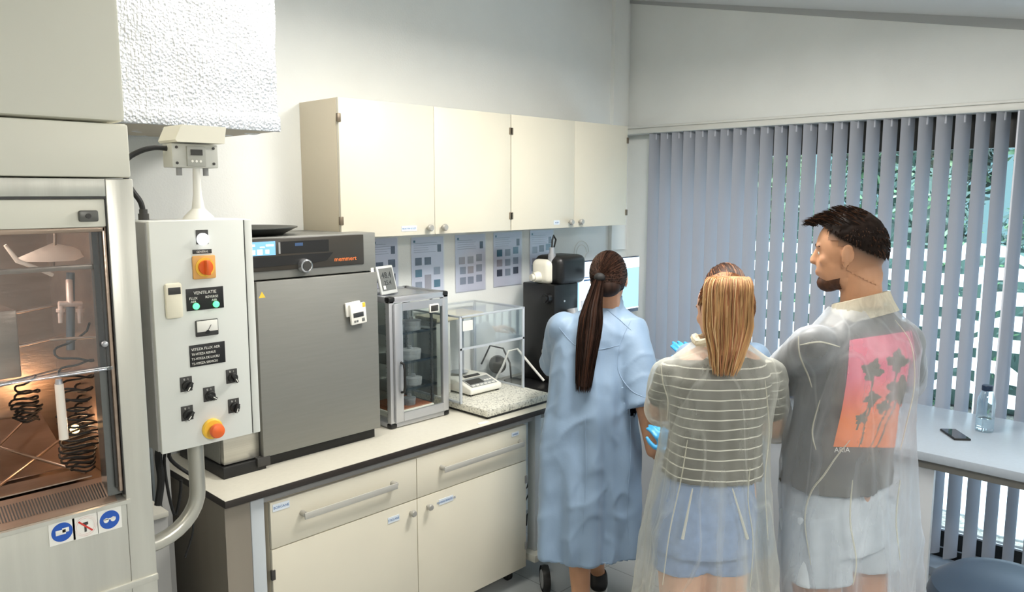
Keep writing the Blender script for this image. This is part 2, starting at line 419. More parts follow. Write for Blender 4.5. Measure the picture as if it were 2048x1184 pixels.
# bars: level rails that swell into bumps
def bar(z0, h0, knots, y0=7.0, y1=-.6):
    """knots: (u, dz_bottom, dz_top) along the bar in photo columns"""
    mb = MB(); top = []; bot = []
    N = 130
    ks = sorted([(P(u, 600, x=XFN).y, a, b) for u, a, b in knots])
    def it(y, j):
        if y <= ks[0][0]: return ks[0][j]
        if y >= ks[-1][0]: return ks[-1][j]
        for k in range(len(ks) - 1):
            if ks[k][0] <= y <= ks[k + 1][0]:
                t = (y - ks[k][0]) / (ks[k + 1][0] - ks[k][0]); t = t * t * (3 - 2 * t)
                return ks[k][j] * (1 - t) + ks[k + 1][j] * t
    for i in range(N + 1):
        y = y0 + (y1 - y0) * i / N
        top.append((y, z0 + h0 / 2 + it(y, 2))); bot.append((y, z0 - h0 / 2 + it(y, 1)))
    rings = [[V(XFN, top[i][0], top[i][1]), V(XFN + .04, top[i][0], top[i][1]), V(XFN + .04, bot[i][0], bot[i][1]), V(XFN, bot[i][0], bot[i][1])] for i in range(N + 1)]
    mb.loft(rings, smooth=False)
    obj('bar', mb, FW, fn)
def zfence(u, v): return P(u, v, x=XFN).z
k_ = 1 / 2.573
def px(cx_, cy_): return (1720 + cx_ * k_, 440 + cy_ * k_)
rows = [  # each: list of (crop x, crop y top, crop y bottom)
    [(120, 142, 195), (300, 150, 208), (400, 160, 218), (480, 160, 215), (500, 116, 212), (560, 118, 178), (640, 125, 185), (700, 130, 190), (760, 155, 192), (840, 205, 248)],
    [(120, 250, 305), (300, 262, 322), (400, 275, 332), (540, 282, 345), (566, 244, 350), (620, 242, 325), (700, 246, 308), (840, 255, 320)],
    [(180, 368, 422), (290, 375, 432), (400, 385, 445), (560, 402, 462), (650, 408, 472), (675, 374, 480), (740, 370, 462), (780, 374, 445), (840, 378, 446)],
    [(270, 488, 540), (380, 497, 556), (470, 508, 568), (600, 522, 585), (655, 530, 560), (700, 505, 550), (760, 497, 566), (840, 502, 580)],
    [(350, 608, 668), (470, 622, 684), (560, 632, 690), (600, 610, 660), (650, 602, 664), (740, 615, 680), (840, 628, 692)],
    [(340, 718, 778), (450, 736, 790), (500, 715, 760), (560, 708, 768), (640, 720, 785), (730, 735, 795), (770, 745, 845), (840, 800, 862)],
    [(330, 828, 884), (420, 835, 880), (460, 806, 862), (540, 816, 880), (640, 850, 905), (710, 895, 955), (760, 900, 970), (840, 918, 985)],
]
for r_ in rows:
    zs = []
    for cx_, a, b in r_:
        u, v = px(cx_, a); u2, v2 = px(cx_, b)
        zs.append((u, zfence(u, v2), zfence(u, v)))
    mb_knots = [(u, zb, zt) for u, zb, zt in zs]
    bar(0, 0, mb_knots)
for yy in (5.6, 3.4, 1.75, -.3):
    obj('post', B((XFN + .04, yy - .025, -.1), (XFN + .09, yy + .025, 1.42)), FW, fn)

LEAF = [mat('leaf_dark', srgb(60, 90, 82), .6), mat('leaf_mid', srgb(84, 128, 88), .6), mat('leaf_pale', srgb(128, 168, 128), .6)]
def leaves(mb, c, r, n, s, rng, mi):
    for _ in range(n):
        th = rng.uniform(0, 2 * pi); ph = math.acos(rng.uniform(-1, 1)); q = rng.uniform(.72, 1.05)
        d = V(sin(ph) * cos(th), sin(ph) * sin(th), cos(ph))
        p = V(c[0] + d.x * r[0] * q, c[1] + d.y * r[1] * q, c[2] + d.z * r[2] * q)
        a = V(rng.gauss(0, 1), rng.gauss(0, 1), rng.gauss(0, 1)).normalized(); b = a.orthogonal().normalized()
        L_ = s * rng.uniform(.6, 1.4); mb.mi = mi if rng.random() < .7 else rng.randrange(3)
        mb.poly([p - a * L_, p + b * L_ * .35, p + a * L_, p - b * L_ * .35])
def bush(loc, r, n, s, lab, cat, name, group, seed, mi=0, trunk=True):
    rng = random.Random(seed)
    t = thing(name, (loc[0], loc[1], -.06), lab, cat, group)
    mb = MB(); zc_ = loc[2]
    mb.mi = 0
    mb.sph((loc[0], loc[1], zc_), (r[0] * .74, r[1] * .74, r[2] * .78), 3)
    for v in mb.bm.verts: v.co += (v.co - V(loc[0], loc[1], zc_)) * (.35 * noise.noise(v.co * 2.2))
    leaves(mb, (loc[0], loc[1], zc_), r, n, s, rng, mi)
    obj('foliage', mb, LEAF, t)
    if trunk: obj('trunk', MB().cyl((loc[0], loc[1], -.1), (loc[0], loc[1], zc_ - r[2] * .3), .07, .04), mat('bark', srgb(96, 80, 66), .9), t)
HG = 'shrubs behind the garden fence'
hdg = thing('clipped_hedge', (8.45, 2.5, -.06), 'low dark hedge directly behind the white fence', 'hedge')
mb = MB(); mb.mi = 0; mb.box((8.2, -1.6, -.06), (8.75, 8.5, 1.42), .08)
rg_ = random.Random(77)
for _ in range(6500):
    p = V(8.17 + rg_.uniform(-.05, .06), rg_.uniform(-1.6, 8.5), rg_.uniform(-.05, 1.44)) if rg_.random() < .8 else V(rg_.uniform(8.2, 8.75), rg_.uniform(-1.6, 8.5), 1.42 + rg_.uniform(-.02, .08))
    a = V(rg_.gauss(0, 1), rg_.gauss(0, 1), rg_.gauss(0, 1)).normalized(); b = a.orthogonal().normalized(); L_ = rg_.uniform(.02, .05)
    mb.mi = rg_.choice((0, 0, 0, 1)); mb.poly([p - a * L_, p + b * L_ * .4, p + a * L_, p - b * L_ * .4])
obj('foliage', mb, LEAF, hdg)
i = 0
labs = ['dark green shrub behind the fence, at the far right of the window', 'dark shrub behind the fence, second from the right edge', 'shrub behind the fence to the right of the man\'s head', 'shrub behind the fence, right behind the man\'s head', 'shrub behind the fence left of the man\'s head', 'shrub behind the fence seen through the middle slats', 'shrub behind the fence seen through the closed slats']
for k, y in enumerate((.3, 1.6, 2.9, 4.2, 5.5, 6.8, 8.1)):
    bush((9.7 + .3 * (k % 2), y, 1.25), (.7, .56, 1.1), 1500, .075, labs[k], 'shrub', 'garden_shrub', HG, 20 + k, 0)
tl = ['tall tree with drooping branches at the top right of the window', 'tall dark tree behind the shrubs right of the man', 'bright green tree above the man\'s head behind the slats']
for k, (x, y, z, r, mi) in enumerate(((12.5, 1.4, 3.1, (1.2, 1.25, 1.9), 1), (13.5, 4.2, 3.4, (1.5, 1.3, 2.1), 0), (13.2, 6.9, 3.5, (1.3, 1.0, 2.6), 2))):
    bush((x, y, z), r, 3800, .12, tl[k], 'tree', 'garden_tree', 'trees beyond the fence', 60 + k, mi)
tw = thing('neighbour_house', (17, 10.6, -.06), 'pale house wall with an orange stripe seen between slats', 'house')
obj('wall', B((16, 8.6, -.06), (17, 14.5, 6.0)), mat('render_cream', srgb(226, 214, 186), .8, nscale=2, namt=.05), tw)
obj('gutter_pipe', B((15.94, 8.9, -.06), (16, 9.1, 4.0)), mat('terracotta', srgb(206, 130, 96), .8), tw)
for k, (x, y) in enumerate(((10.2, 9.6), (10.8, 11.5))):
    bush((x, y, 2.0), (.9, .9, 1.7), 1400, .09, ['pale speckled shrub in front of the cream house wall', 'shrub left of the cream house wall corner'][k], 'shrub', 'garden_shrub', HG, 90 + k, 2)

# ================================================================ WORKTOP, FRAME, BASE CABINETS
YFm = 2.57; XL = 1.19; XR = 3.0
mb = MB().box((XL, YFm, .872), (XR, YW - .01, .8985), .001); mb.m(1).box((XL + .001, YFm + .001, .8986), (XR - .001, YW - .011, .9), 0)
wt = obj('worktop', mb, [EDGEB, TOPM], label='long cream worktop with black edge carrying the oven and balance', cat='worktop')
# bench frame
fr = thing('bench_frame', (2.0, 2.9, 0), 'grey metal bench frame under the long worktop', 'bench frame')
LEGM = mat('leg_light_grey', srgb(188, 194, 198), .45)
obj('front_rail', B((1.3, 2.605, .838), (2.93, 2.64, .8715)), GREYP, fr)
obj('rear_rail', B((1.24, 3.12, .838), (2.93, 3.16, .8715)), GREYP, fr)
obj('leg', B((1.298, 2.598, .03), (1.352, 2.65, .872), .004), LEGM, fr)
obj('leg', B((2.84, 2.598, .14), (2.885, 2.65, .872), .004), LEGM, fr)
obj('leg', B((1.24, 3.10, .03), (1.29, 3.16, .872), .004), LEGM, fr)
obj('leg', B((2.84, 3.10, .03), (2.885, 3.16, .872), .004), LEGM, fr)
obj('side_panel', B((1.2, 2.66, .06), (1.225, 3.16, .872)), WOODG, fr)
obj('side_panel', B((1.2, 2.60, .02), (1.297, 2.66, .8718)), WOODG, fr)
obj('foot', B((2.80, 2.56, .10), (2.90, 3.16, .14), .006), mat('foot_cream', srgb(206, 206, 196), .45), fr)
obj('foot', B((1.25, 2.62, 0), (1.35, 3.16, .03), .004), LEGM, fr)
bc = thing('base_cabinet', (2.07, 2.9, .02), 'cream laboratory base cabinet with two drawers above two doors', 'cabinet')
YC = 2.592
obj('carcass', B((1.372, YC + .02, .085), (2.768, 3.1, .836), .002), CREAM_EDGE, bc)
GW = .002
KN = mat('knob_satin', srgb(176, 174, 168), .35, metal=.4)
BARM = mat('handle_bar', srgb(196, 194, 186), .4, metal=.3)
def rot_knob(mb, c, r=.014):
    mb.lathe([(r * .45, 0), (r * .45, -.012), (r, -.016), (r * 1.05, -.026), (r * .8, -.032), (0.001, -.033)], c, 20, 'Y')
for k, (x0, x1) in enumerate(((1.372, 2.066), (2.070, 2.768))):
    dr = obj('drawer', B((x0, YC, .652), (x1, YC + .018, .834), .0015), CREAM, bc)
    hx0 = P((600, 880)[k], (1000, 912)[k], y=YC).x; hx1 = P((786, 1040)[k], (944, 870)[k], y=YC).x
    zh = .762
    mb = MB().box((hx0, YC - .034, zh - .022), (hx1, YC - .028, zh + .004), .002)
    obj('handle', mb, BARM, dr)
    for hx in (hx0 + .006, hx1 - .006):
        obj('handle_post', MB().cyl((hx, YC, zh - .004), (hx, YC - .03, zh - .004), .011), KN, dr)
    do = obj('door', B((x0, YC, .087), (x1, YC + .018, .648), .0015), CREAM, bc)
    kx = (2.03, 2.125)[k]; mb = MB(); rot_knob(mb, (kx, YC, .60)); obj('knob', mb, KN, do)
    hxx = (1.374, 2.766)[k]
    for hz in (.2, .55): obj('hinge', B((hxx - .008, YC - .004, hz - .02), (hxx + .008, YC + .01, hz + .02), .002), DARK if k == 0 else GREYP, do)
def label_plate(par, u, v, w, h, s, zoff=0.002, yp=YC, tilt=0.):
    c = P(u, v, y=yp)
    o = obj('label_strip', B((c.x - w / 2, yp - zoff, c.z - h / 2), (c.x + w / 2, yp, c.z + h / 2)), mat('label_card', srgb(216, 224, 232), .5), par)
    text('lettering', s, h * .5, (c.x, yp - zoff - .0004, c.z - h * .17), LABELB, o, align='CENTER')
dws = [c for c in bc.children if c.name.startswith('drawer')]; dos = [c for c in bc.children if c.name.startswith('door')]
label_plate(dws[0], 562, 1012, .07, .028, 'BORCANE'); label_plate(dos[0], 787, 1038, .06, .026, 'STICLARIE')
label_plate(dos[1], 892, 1000, .085, .026, 'PAHARE BERZELIUS'); label_plate(dws[1], 1030, 868, .05, .02, 'DIVERSE')
WH = mat('castor_grey', srgb(150, 152, 154), .5)
def castor(name, c, r, w, par=None, label=None, cat=None):
    t = par
    mb = MB().lathe([(.001, -w / 2), (r * .8, -w / 2), (r, -w * .3), (r, w * .3), (r * .8, w / 2), (.001, w / 2)], (c[0], c[1], c[2]), 28, 'X')
    return mb
for x in (1.45, 2.72):
    for y in (2.68, 3.0):
        k = obj('castor', castor('', (x, y, .03), .03, .03), RUB, bc)
        obj('castor_fork', MB().box((x - .022, y - .012, .03), (x - .017, y + .02, .085)).box((x + .017, y - .012, .03), (x + .022, y + .02, .085)), GREYP, k)

# ================================================================ WALL CABINETS
YU = 2.91
def wallcab(x0, x1, mid, lab, knobs, labs):
    t = thing('wall_cabinet', ((x0 + x1) / 2, YW, 1.785), lab, 'wall cabinet', 'cream wall cabinets')
    obj('carcass', B((x0, YU + .02, 1.785), (x1, YW - .001, 2.385), .0015), CREAM_EDGE, t)
    for k, (a, b) in enumerate(((x0 + .001, mid - .001), (mid + .001, x1 - .001))):
        d = obj('door', B((a, YU, 1.783), (b, YU + .018, 2.386), .0015), CREAM, t)
        mb = MB(); rot_knob(mb, ((mid - .045, mid + .045)[k], YU, 1.815), .016); obj('knob', mb, KN, d)
        hx = (x0 + .002, x1 - .002)[k]
        for hz in (1.86, 2.30): obj('hinge', B((hx - .009, YU - .005, hz - .018), (hx + .009, YU + .008, hz + .018), .002), mat('hinge_bronze', srgb(120, 108, 92), .4, metal=.5), d)
    c = [q for q in t.children if q.name.startswith('door')][0]
    lx = labs[0]
    o = obj('label_strip', B((lx - labs[1] / 2, YU - .002, 1.803), (lx + labs[1] / 2, YU, 1.827)), mat('label_card', srgb(216, 224, 232), .5), c)
    text('lettering', labs[2], .011, (lx, YU - .0024, 1.811), LABELB, o, align='CENTER')
x_ = [P(683, 472, y=YU).x, P(867, 208, y=YU).x, P(1022, 228, y=YU).x, P(1150, 245, y=YU).x, P(1256, 255, y=YU).x]
wallcab(x_[0], x_[2] - .002, x_[1], 'cream two-door wall cabinet on the left, above the oven', 0, (P(818, 455, y=YU).x, .09, 'REACTIVI SOLIZI'))
wallcab(x_[2] + .002, x_[4], x_[3], 'cream two-door wall cabinet on the right, near the blinds', 0, (P(1113, 443, y=YU).x, .05, 'ACIZI'))

# ================================================================ POSTERS
def poster(x0, x1, z0, z1, lab, grid, seed):
    rng = random.Random(seed)
    t = thing('wall_poster', ((x0 + x1) / 2, YW, z0), lab, 'poster', 'instruction sheets under the wall cabinets')
    obj('sheet', B((x0 + .004, YW - .004, z0 + .004), (x1 - .004, YW - .003, z1 - .004)), PAPER, t)
    w = x1 - x0
    mb = MB()
    for (cx_, cz_, m_) in grid:
        a = x0 + w * cx_; b = z1 - (z1 - z0) * cz_
        mb.mi = m_
        mb.box((a - .022, YW - .0052, b - .02), (a + .022, YW - .0042, b + .02))
    mb.mi = 0
    for k in range(5):
        b = z1 - .035 - .012 * k
        mb.box((x0 + .02, YW - .0048, b), (x0 + w * rng.uniform(.5, .8), YW - .0042, b + .002))
    mb.mi = 2; mb.box((x1 - .045, YW - .0052, z1 - .085), (x1 - .02, YW - .0042, z1 - .045)); mb.mi = 3; mb.box((x0 + .018, YW - .0052, z1 - .03), (x0 + .03, YW - .0042, z1 - .018))
    obj('picture_print', mb, [INKG, mat('printed_sand', srgb(170, 164, 168), .7), INKD, INKB], t)
    obj('plastic_sleeve', B((x0, YW - .0075, z0), (x1, YW - .0065, z1)), glass('sleeve_film', (.97, .975, 1, 1), .08, .2), t)
g3 = [(x, y, random.choice((0, 0, 1, 2, 3))) for y in (.45, .64, .83) for x in (.2, .5, .8)]
poster(2.30, 2.468, 1.44, 1.757, 'sheet with three photos, leftmost under the cabinet, partly behind the oven', [(.3, .45, 2), (.75, .42, 2), (.3, .65, 2), (.75, .65, 2)], 1)
poster(2.551, 2.777, 1.442, 1.752, 'instruction sheet with grid of photos above the glass desiccator cabinet', [(.22, .42, 2), (.5, .42, 2), (.22, .62, 3), (.78, .6, 0), (.5, .72, 1), (.22, .83, 0), (.5, .85, 1), (.78, .82, 3)], 2)
poster(2.857, 3.09, 1.43, 1.754, 'instruction sheet with pale photo grid above the balance shield', [(.22, .45, 1), (.5, .45, 0), (.78, .42, 0), (.25, .62, 0), (.5, .62, 1), (.78, .6, 0), (.25, .8, 0), (.5, .8, 0), (.78, .78, 0)], 3)
poster(3.15, 3.39, 1.435, 1.756, 'instruction sheet with dark and teal photos, second from the right', [(.22, .38, 3), (.5, .38, 0), (.78, .35, 3), (.22, .56, 1), (.5, .56, 0), (.78, .54, 0), (.22, .74, 2), (.5, .74, 0), (.78, .72, 2)], 4)
poster(3.458, 3.675, 1.44, 1.757, 'instruction sheet half hidden behind the black microscope', [(.22, .38, 0), (.5, .36, 2), (.78, .34, 3), (.22, .6, 1), (.2, .72, 3), (.5, .72, 0), (.78, .7, 1)], 5)
# wall duct / wire loop
c0 = P(1163, 505, y=YW - .006)
pts = [V(c0.x + .05 * cos(a) * (1 + .5 * (a > 2 * pi)), YW - .006, c0.z + .05 * sin(a) * (1 + .5 * (a > 2 * pi)) - .0) for a in [k * .3 for k in range(36)]]
obj('wall_cable', MB().tube(pts, .002, 6), PLW, label='looped thin white cable hanging on the back wall', cat='cable')
# ================================================================ OVEN
YO = 2.78
ov = thing('drying_oven', (1.65, 2.98, .9), 'large grey stainless laboratory oven standing on the worktop', 'oven')
obj('body', MB().box((1.295, YO + .045, .945), (2.012, 3.19, 1.812), .004), OVEN, ov)
obj('plinth', MB().box((1.285, YO - .005, .9), (1.46, 3.17, .944), .002).box((1.46, YO + .02, .9), (2.0, 3.17, .944), .002), BLACK, ov)
hd = obj('control_header', B((1.295, YO, 1.648), (2.012, YO + .044, 1.812), .003), OVEN, ov)
pn = obj('control_panel', MB().box((1.33, YO - .006, 1.680), (1.948, YO + .001, 1.806), .003), mat('panel_brown_black', srgb(58, 54, 48), .3), ov)
mb = MB().prism([V(1.335, YO - .0075, 1.695), V(1.70, YO - .0075, 1.700), V(1.765, YO - .0075, 1.708), V(1.795, YO - .0075, 1.738), V(1.335, YO - .0075, 1.735)], (0, .002, 0)).box((1.555, YO - .0075, 1.745), (1.775, YO - .006, 1.792))
obj('dark_inlay', mb, BLACK, pn)
obj('display', B((1.38, YO - .0085, 1.742), (1.535, YO - .006, 1.795)), SCRN, pn)
mb = MB()
for (a, b, c, d) in ((.04, .036, .07, .044), (.115, .034, .148, .042), (.005, .005, .07, .022), (.078, .004, .10, .024), (.112, .006, .128, .022), (.09, .03, .11, .034)):
    mb.box((1.38 + a, YO - .0092, 1.742 + b), (1.38 + c, YO - .0084, 1.742 + d), .001)
obj('display_readout', mb, SCRL, pn)
obj('usb_socket', B((1.62, YO - .009, 1.772), (1.655, YO - .007, 1.784)), mat('blue_socket', srgb(60, 84, 120), .4), pn)
obj('side_keys', MB().box((1.548, YO - .0085, 1.745), (1.556, YO - .006, 1.79)), PLG, pn)
kc = P(606, 531, y=YO)
obj('turn_knob', MB().lathe([(.028, -.005), (.03, -.012), (.026, -.03), (.021, -.033), (.017, -.028)], (kc.x, YO, kc.z), 36, 'Y', cap=True), mat('chrome', srgb(214, 216, 220), .16, metal=.9), ov, label='chrome turn knob')
obj('knob_face', MB().cyl((kc.x, YO - .026, kc.z), (kc.x, YO - .0315, kc.z), .0165), DARK, [c for c in ov.children if c.name.startswith('turn_knob')][0])
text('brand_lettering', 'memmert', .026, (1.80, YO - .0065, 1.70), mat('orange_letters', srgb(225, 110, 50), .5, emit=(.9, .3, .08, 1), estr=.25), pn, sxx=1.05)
dr = obj('door', B((1.447, YO - .012, .948), (2.010, YO + .044, 1.642), .004), OVEN, ov)
obj('door_jamb', B((1.297, YO + .012, .948), (1.443, YO + .044, 1.642), .003), STEEL, ov)
obj('hinge_block', B((1.42, YO - .014, .915), (1.475, YO + .03, .952), .003), DARK, ov)
c = P(524, 590, y=YO - .012)
mb = MB().prism([V(c.x - .014, YO - .0125, c.z - .011), V(c.x + .014, YO - .0125, c.z - .011), V(c.x, YO - .0125, c.z + .013)], (0, .0005, 0)); obj('warning_sticker', mb, YELLOW, dr)
obj('white_sticker', B((1.985, YO - .001, 1.638), (2.0, YO, 1.66)), PLW, ov)
# timer on the oven door
c = P(711, 625, y=YO - .02)
tm = thing('digital_timer', (c.x, YO - .012, c.z - .05), 'small white digital timer stuck to the oven door', 'timer')
def rotbox(mb, c, w, h, y0, y1, ang, bev=.004, dx=0, dz=0):
    M_ = Matrix.Translation(c) @ Matrix.Rotation(ang, 4, 'Y'); mb.box((dx - w / 2, y0, dz - h / 2), (dx + w / 2, y1, dz + h / 2), bev, mtx=M_); return mb
cc = V(c.x, YO - .012, c.z)
obj('back_clip', rotbox(MB(), cc, .075, .06, -.012, -.0005, -.08, dx=-.01, dz=.018), PLW, tm)
obj('case', rotbox(MB(), cc, .078, .088, -.026, -.012, -.08, dx=.004, dz=-.004), PLW, tm)
obj('display', rotbox(MB(), cc, .052, .02, -.0275, -.0255, -.08, .001, dx=.002, dz=-.008), LCDD, tm)
mb = MB()
for dx, dz, r in ((-.018, -.034, .0045), (-.006, -.034, .0045), (.024, -.032, .007)):
    rotbox(mb, cc, r * 2, r * 2, -.028, -.0255, -.08, .001, dx=dx, dz=dz)
obj('button', mb, LCD, tm)
obj('orange_sticker', rotbox(MB(), cc, .014, .02, -.0275, -.0255, -.08, .003, dx=.033, dz=.03), YELLOW, tm)
# tray on the oven
mb = MB(); tc_ = V(1.50, 2.98, 1.812)
mb.lathe([(.16, 0), (.215, .028), (.222, .029), (.222, .033), (.212, .033), (.158, .005), (.001, .005)], (tc_.x, tc_.y, 1.8125), 40); mb.bm.faces.ensure_lookup_table()
obj('round_tray', mb, mat('dark_enamel', srgb(74, 74, 70), .35, metal=.4), label='shallow dark round tray lying on top of the oven', cat='tray')

# ================================================================ DESICCATOR CABINET
YD = 2.83; X0, X1, Z0, Z1, Y1 = 2.115, 2.466, .9, 1.512, 3.15
dc = thing('desiccator_cabinet', ((X0 + X1) / 2, 2.99, Z0), 'aluminium framed glass desiccator cabinet beside the oven', 'cabinet')
e = .028
mb = MB()
for (xa, xb) in ((X0, X0 + e), (X1 - e, X1)):
    for (ya, yb) in ((YD, YD + e), (Y1 - e, Y1)): mb.box((xa, ya, Z0 + .004), (xb, yb, Z1), .002)
for za, zb in ((Z0 + .004, Z0 + e), (Z1 - e, Z1)):
    mb.box((X0, YD, za), (X1, YD + e, zb), .002).box((X0, Y1 - e, za), (X1, Y1, zb), .002).box((X0, YD, za), (X0 + e, Y1, zb), .002).box((X1 - e, YD, za), (X1, Y1, zb), .002)
obj('frame', mb, ALU, dc)
for x in (X0, X1):
    for y in (YD, Y1):
        for z in (Z0 + .002, Z1 + .001):
            sx_ = 1 if x == X0 else -1; sy_ = 1 if y == YD else -1; sz_ = 1 if z < 1.2 else -1
            lo = [min(x - .002 * sx_, x + .034 * sx_), min(y - .002 * sy_, y + .034 * sy_), min(z, z + .022 * sz_)]
            hi = [max(x - .002 * sx_, x + .034 * sx_), max(y - .002 * sy_, y + .034 * sy_), max(z, z + .022 * sz_)]
            obj('corner_cap', B(lo, hi, .006), BLACK, dc)
obj('top_panel', B((X0 + e, YD + e, Z1 - .012), (X1 - e, Y1 - e, Z1 - .006)), mat('grey_acrylic', srgb(150, 152, 150), .15), dc)
obj('glass_side', B((X0 + .01, YD + e, Z0 + e), (X0 + .014, Y1 - e, Z1 - e)), GLS, dc)
obj('glass_side', B((X1 - .014, YD + e, Z0 + e), (X1 - .01, Y1 - e, Z1 - e)), GLS, dc)
obj('glass_back', B((X0 + e, Y1 - .014, Z0 + e), (X1 - e, Y1 - .01, Z1 - e)), GLS, dc)
obj('floor_plate', B((X0 + e, YD + .03, Z0 + .02), (X1 - e, Y1 - e, Z0 + e + .004)), ALU, dc)
dd = obj('door', MB().box((X0 + .02, YD - .014, Z0 + .03), (X0 + .065, YD - .001, Z1 - .03), .002).box((X1 - .045, YD - .014, Z0 + .03), (X1 - .012, YD - .001, Z1 - .03), .002)
         .box((X0 + .0655, YD - .0138, Z0 + .0305), (X1 - .0455, YD - .001, Z0 + .07), .0).box((X0 + .0655, YD - .0138, Z1 - .065), (X1 - .0455, YD - .001, Z1 - .0305), .0), ALU, dc)
obj('door_glass', B((X0 + .06, YD - .009, Z0 + .065), (X1 - .04, YD - .006, Z1 - .06)), GLS, dd)
hx = X0 + .052
obj('door_handle', MB().tube([V(hx, YD - .014, 1.07), V(hx, YD - .034, 1.075), V(hx, YD - .04, 1.10), V(hx, YD - .04, 1.18), V(hx, YD - .034, 1.205), V(hx, YD - .014, 1.21)], .006, 10), BLACK, dd, label='black bow handle')
g = P(867, 616, y=YD - .012)
o = obj('gauge', B((g.x - .028, YD - .02, g.z - .02), (g.x + .028, YD - .009, g.z + .02), .004), PLW, dd)
obj('gauge_face', B((g.x - .022, YD - .0215, g.z - .014), (g.x + .022, YD - .0195, g.z + .014), .001), DARK, o)
SHZ = [1.06, 1.19, 1.33]
PERF = mat('perforated_shelf', srgb(160, 162, 162), .35, metal=.6)
for z in SHZ:
    obj('shelf', MB().box((X0 + .03, YD + .035, z), (X1 - .045, Y1 - .035, z + .004)).box((X0 + .03, YD + .033, z - .006), (X1 - .045, YD + .038, z + .006)), glass('shelf_glass', (.85, .88, .9, 1), .15), dc)
for x in (X0 + .034, X1 - .055):
    for y in (YD + .06, Y1 - .06):
        mb = MB().box((x - .005, y - .005, Z0 + .03), (x + .005, y + .005, Z1 - .03))
        for k in range(22): mb.box((x - .007, y - .007, Z0 + .05 + k * .025), (x + .007, y + .007, Z0 + .056 + k * .025))
        obj('shelf_upright', mb, STEEL_D, dc)
# copper coloured tray + glass dishes inside
mb = MB().box((X0 + .04, YD + .04, Z0 + .034), (X1 - .06, Y1 - .05, Z0 + .062), .003)
tr = obj('silica_drawer', mb, PLW, dc)
obj('silica_gel', MB().box((X0 + .048, YD + .048, Z0 + .060), (X1 - .068, Y1 - .058, Z0 + .066)), mat('silica_orange', srgb(150, 84, 44), .7, nscale=120, namt=.3, bump=.5, bscale=200), tr)
DG = sheet('dish_glass', srgb(222, 226, 230), .30, .4, .3, .1, 4, bumpd=.0005, var=0.)
def dish(x, y, z, r, h, lab):
    t = thing('glass_dish', (x, y, z), lab, 'dish', 'glass dishes in the desiccator cabinet')
    obj('bowl', MB().lathe([(r * .96, 0), (r, .004), (r, h), (r * .94, h), (r * .94, .006), (.001, .006)], (x, y, z), 28), DG, t)
    obj('lid', MB().lathe([(r * 1.04, h * .7), (r * 1.05, h + .004), (r * .6, h + .007), (.012, h + .008), (.01, h + .02), (.001, h + .022)], (x, y, z), 28, cap=False), DG, t)
dl = [('glass dish on the top shelf of the desiccator, left', 2.2, 1.3345, .03), ('glass dish on the top shelf of the desiccator, right', 2.29, 1.3345, .04), ('white lidded dish on the middle shelf of the desiccator', 2.28, 1.1945, .045),
      ('small dish on the middle shelf of the desiccator by the handle', 2.19, 1.1945, .028), ('glass dish on the lowest shelf of the desiccator, left', 2.2, 1.0645, .03), ('glass dish on the lowest shelf of the desiccator, right', 2.3, 1.0645, .034)]
for lab, x, z, r in dl: dish(x + .02, 2.92, z, r * 1.15, .03 if r < .04 else .04, lab)
dish(2.2, 2.92, .9665, .028, .02, 'small dish standing on the orange gel drawer, left'); dish(2.3, 2.93, .9665, .03, .03, 'small dish standing on the orange gel drawer, right')
# hygrometer on top
hx, hy, hz = 2.20, 2.93, 1.5135
hy_ = thing('thermo_hygrometer', (hx, hy, hz), 'silver digital hygrometer leaning back on top of the desiccator', 'thermometer', rz=0)
M_ = Matrix.Translation((hx, hy, hz)) @ Matrix.Rotation(radians(16), 4, 'Z') @ Matrix.Rotation(radians(-14), 4, 'X')
def lb(lo, hi, bev=.0): return MB().box(lo, hi, bev, mtx=M_)
w2, h2 = .062, .135
obj('case', lb((-w2, 0, .001), (w2, .012, h2), .005), mat('silver_plastic', srgb(206, 208, 206), .35), hy_)
obj('display', lb((-w2 + .012, -.002, .018), (w2 - .012, .001, h2 - .012), .001), LCD, hy_)
obj('white_sticker', lb((-w2 + .02, -.003, .024), (-w2 + .036, -.0015, .042)), PLW, hy_)
for s, sz, zz, xx in (('48.4', .042, .076, -.004), ('25.4', .030, .044, .006)):
    o = text('digits', s, sz, (0, 0, 0), LCDD, None); me = o.data; me.transform(wm(o)); me.transform(M_ @ Matrix.Translation((xx - .036, -.0028, zz))); o.location = (0, 0, 0); o.parent = hy_; me.transform(wm(hy_).inverted())
mb = lb((-.02, .0, .0), (.02, .004, .01)); mb.bm.free()
mb = MB().prism([V(hx - .02, hy + .012, hz + .0), V(hx + .02, hy + .016, hz), V(hx + .02, hy + .055, hz), V(hx - .02, hy + .055, hz)], (0, 0, .003)); obj('stand_foot', mb, PLG, hy_)

# ================================================================ SLAB, BALANCE, SHIELD
def granite():
    m = mat('granite', srgb(200, 198, 186), .4)
    nt = m.node_tree; b = nt.nodes['Principled BSDF']; N = nt.nodes.new; L = nt.links.new
    t = N('ShaderNodeTexCoord'); v = N('ShaderNodeTexVoronoi'); v.inputs['Scale'].default_value = 170; n = N('ShaderNodeTexNoise'); n.inputs['Scale'].default_value = 90; n.inputs['Detail'].default_value = 8
    r = N('ShaderNodeValToRGB'); r.color_ramp.elements[0].color = srgb(120, 120, 112); r.color_ramp.elements[0].position = .32; r.color_ramp.elements[1].color = srgb(214, 212, 200); r.color_ramp.elements[1].position = .48
    L(t.outputs['Object'], v.inputs['Vector']); L(t.outputs['Object'], n.inputs['Vector'])
    mx = N('ShaderNodeMix'); mx.data_type = 'FLOAT'; mx.inputs[0].default_value = .35; L(n.outputs['Fac'], mx.inputs[2]); L(v.outputs['Color'], mx.inputs[3]); L(mx.outputs[0], r.inputs[0]); L(r.outputs[0], b.inputs['Base Color'])
    return m
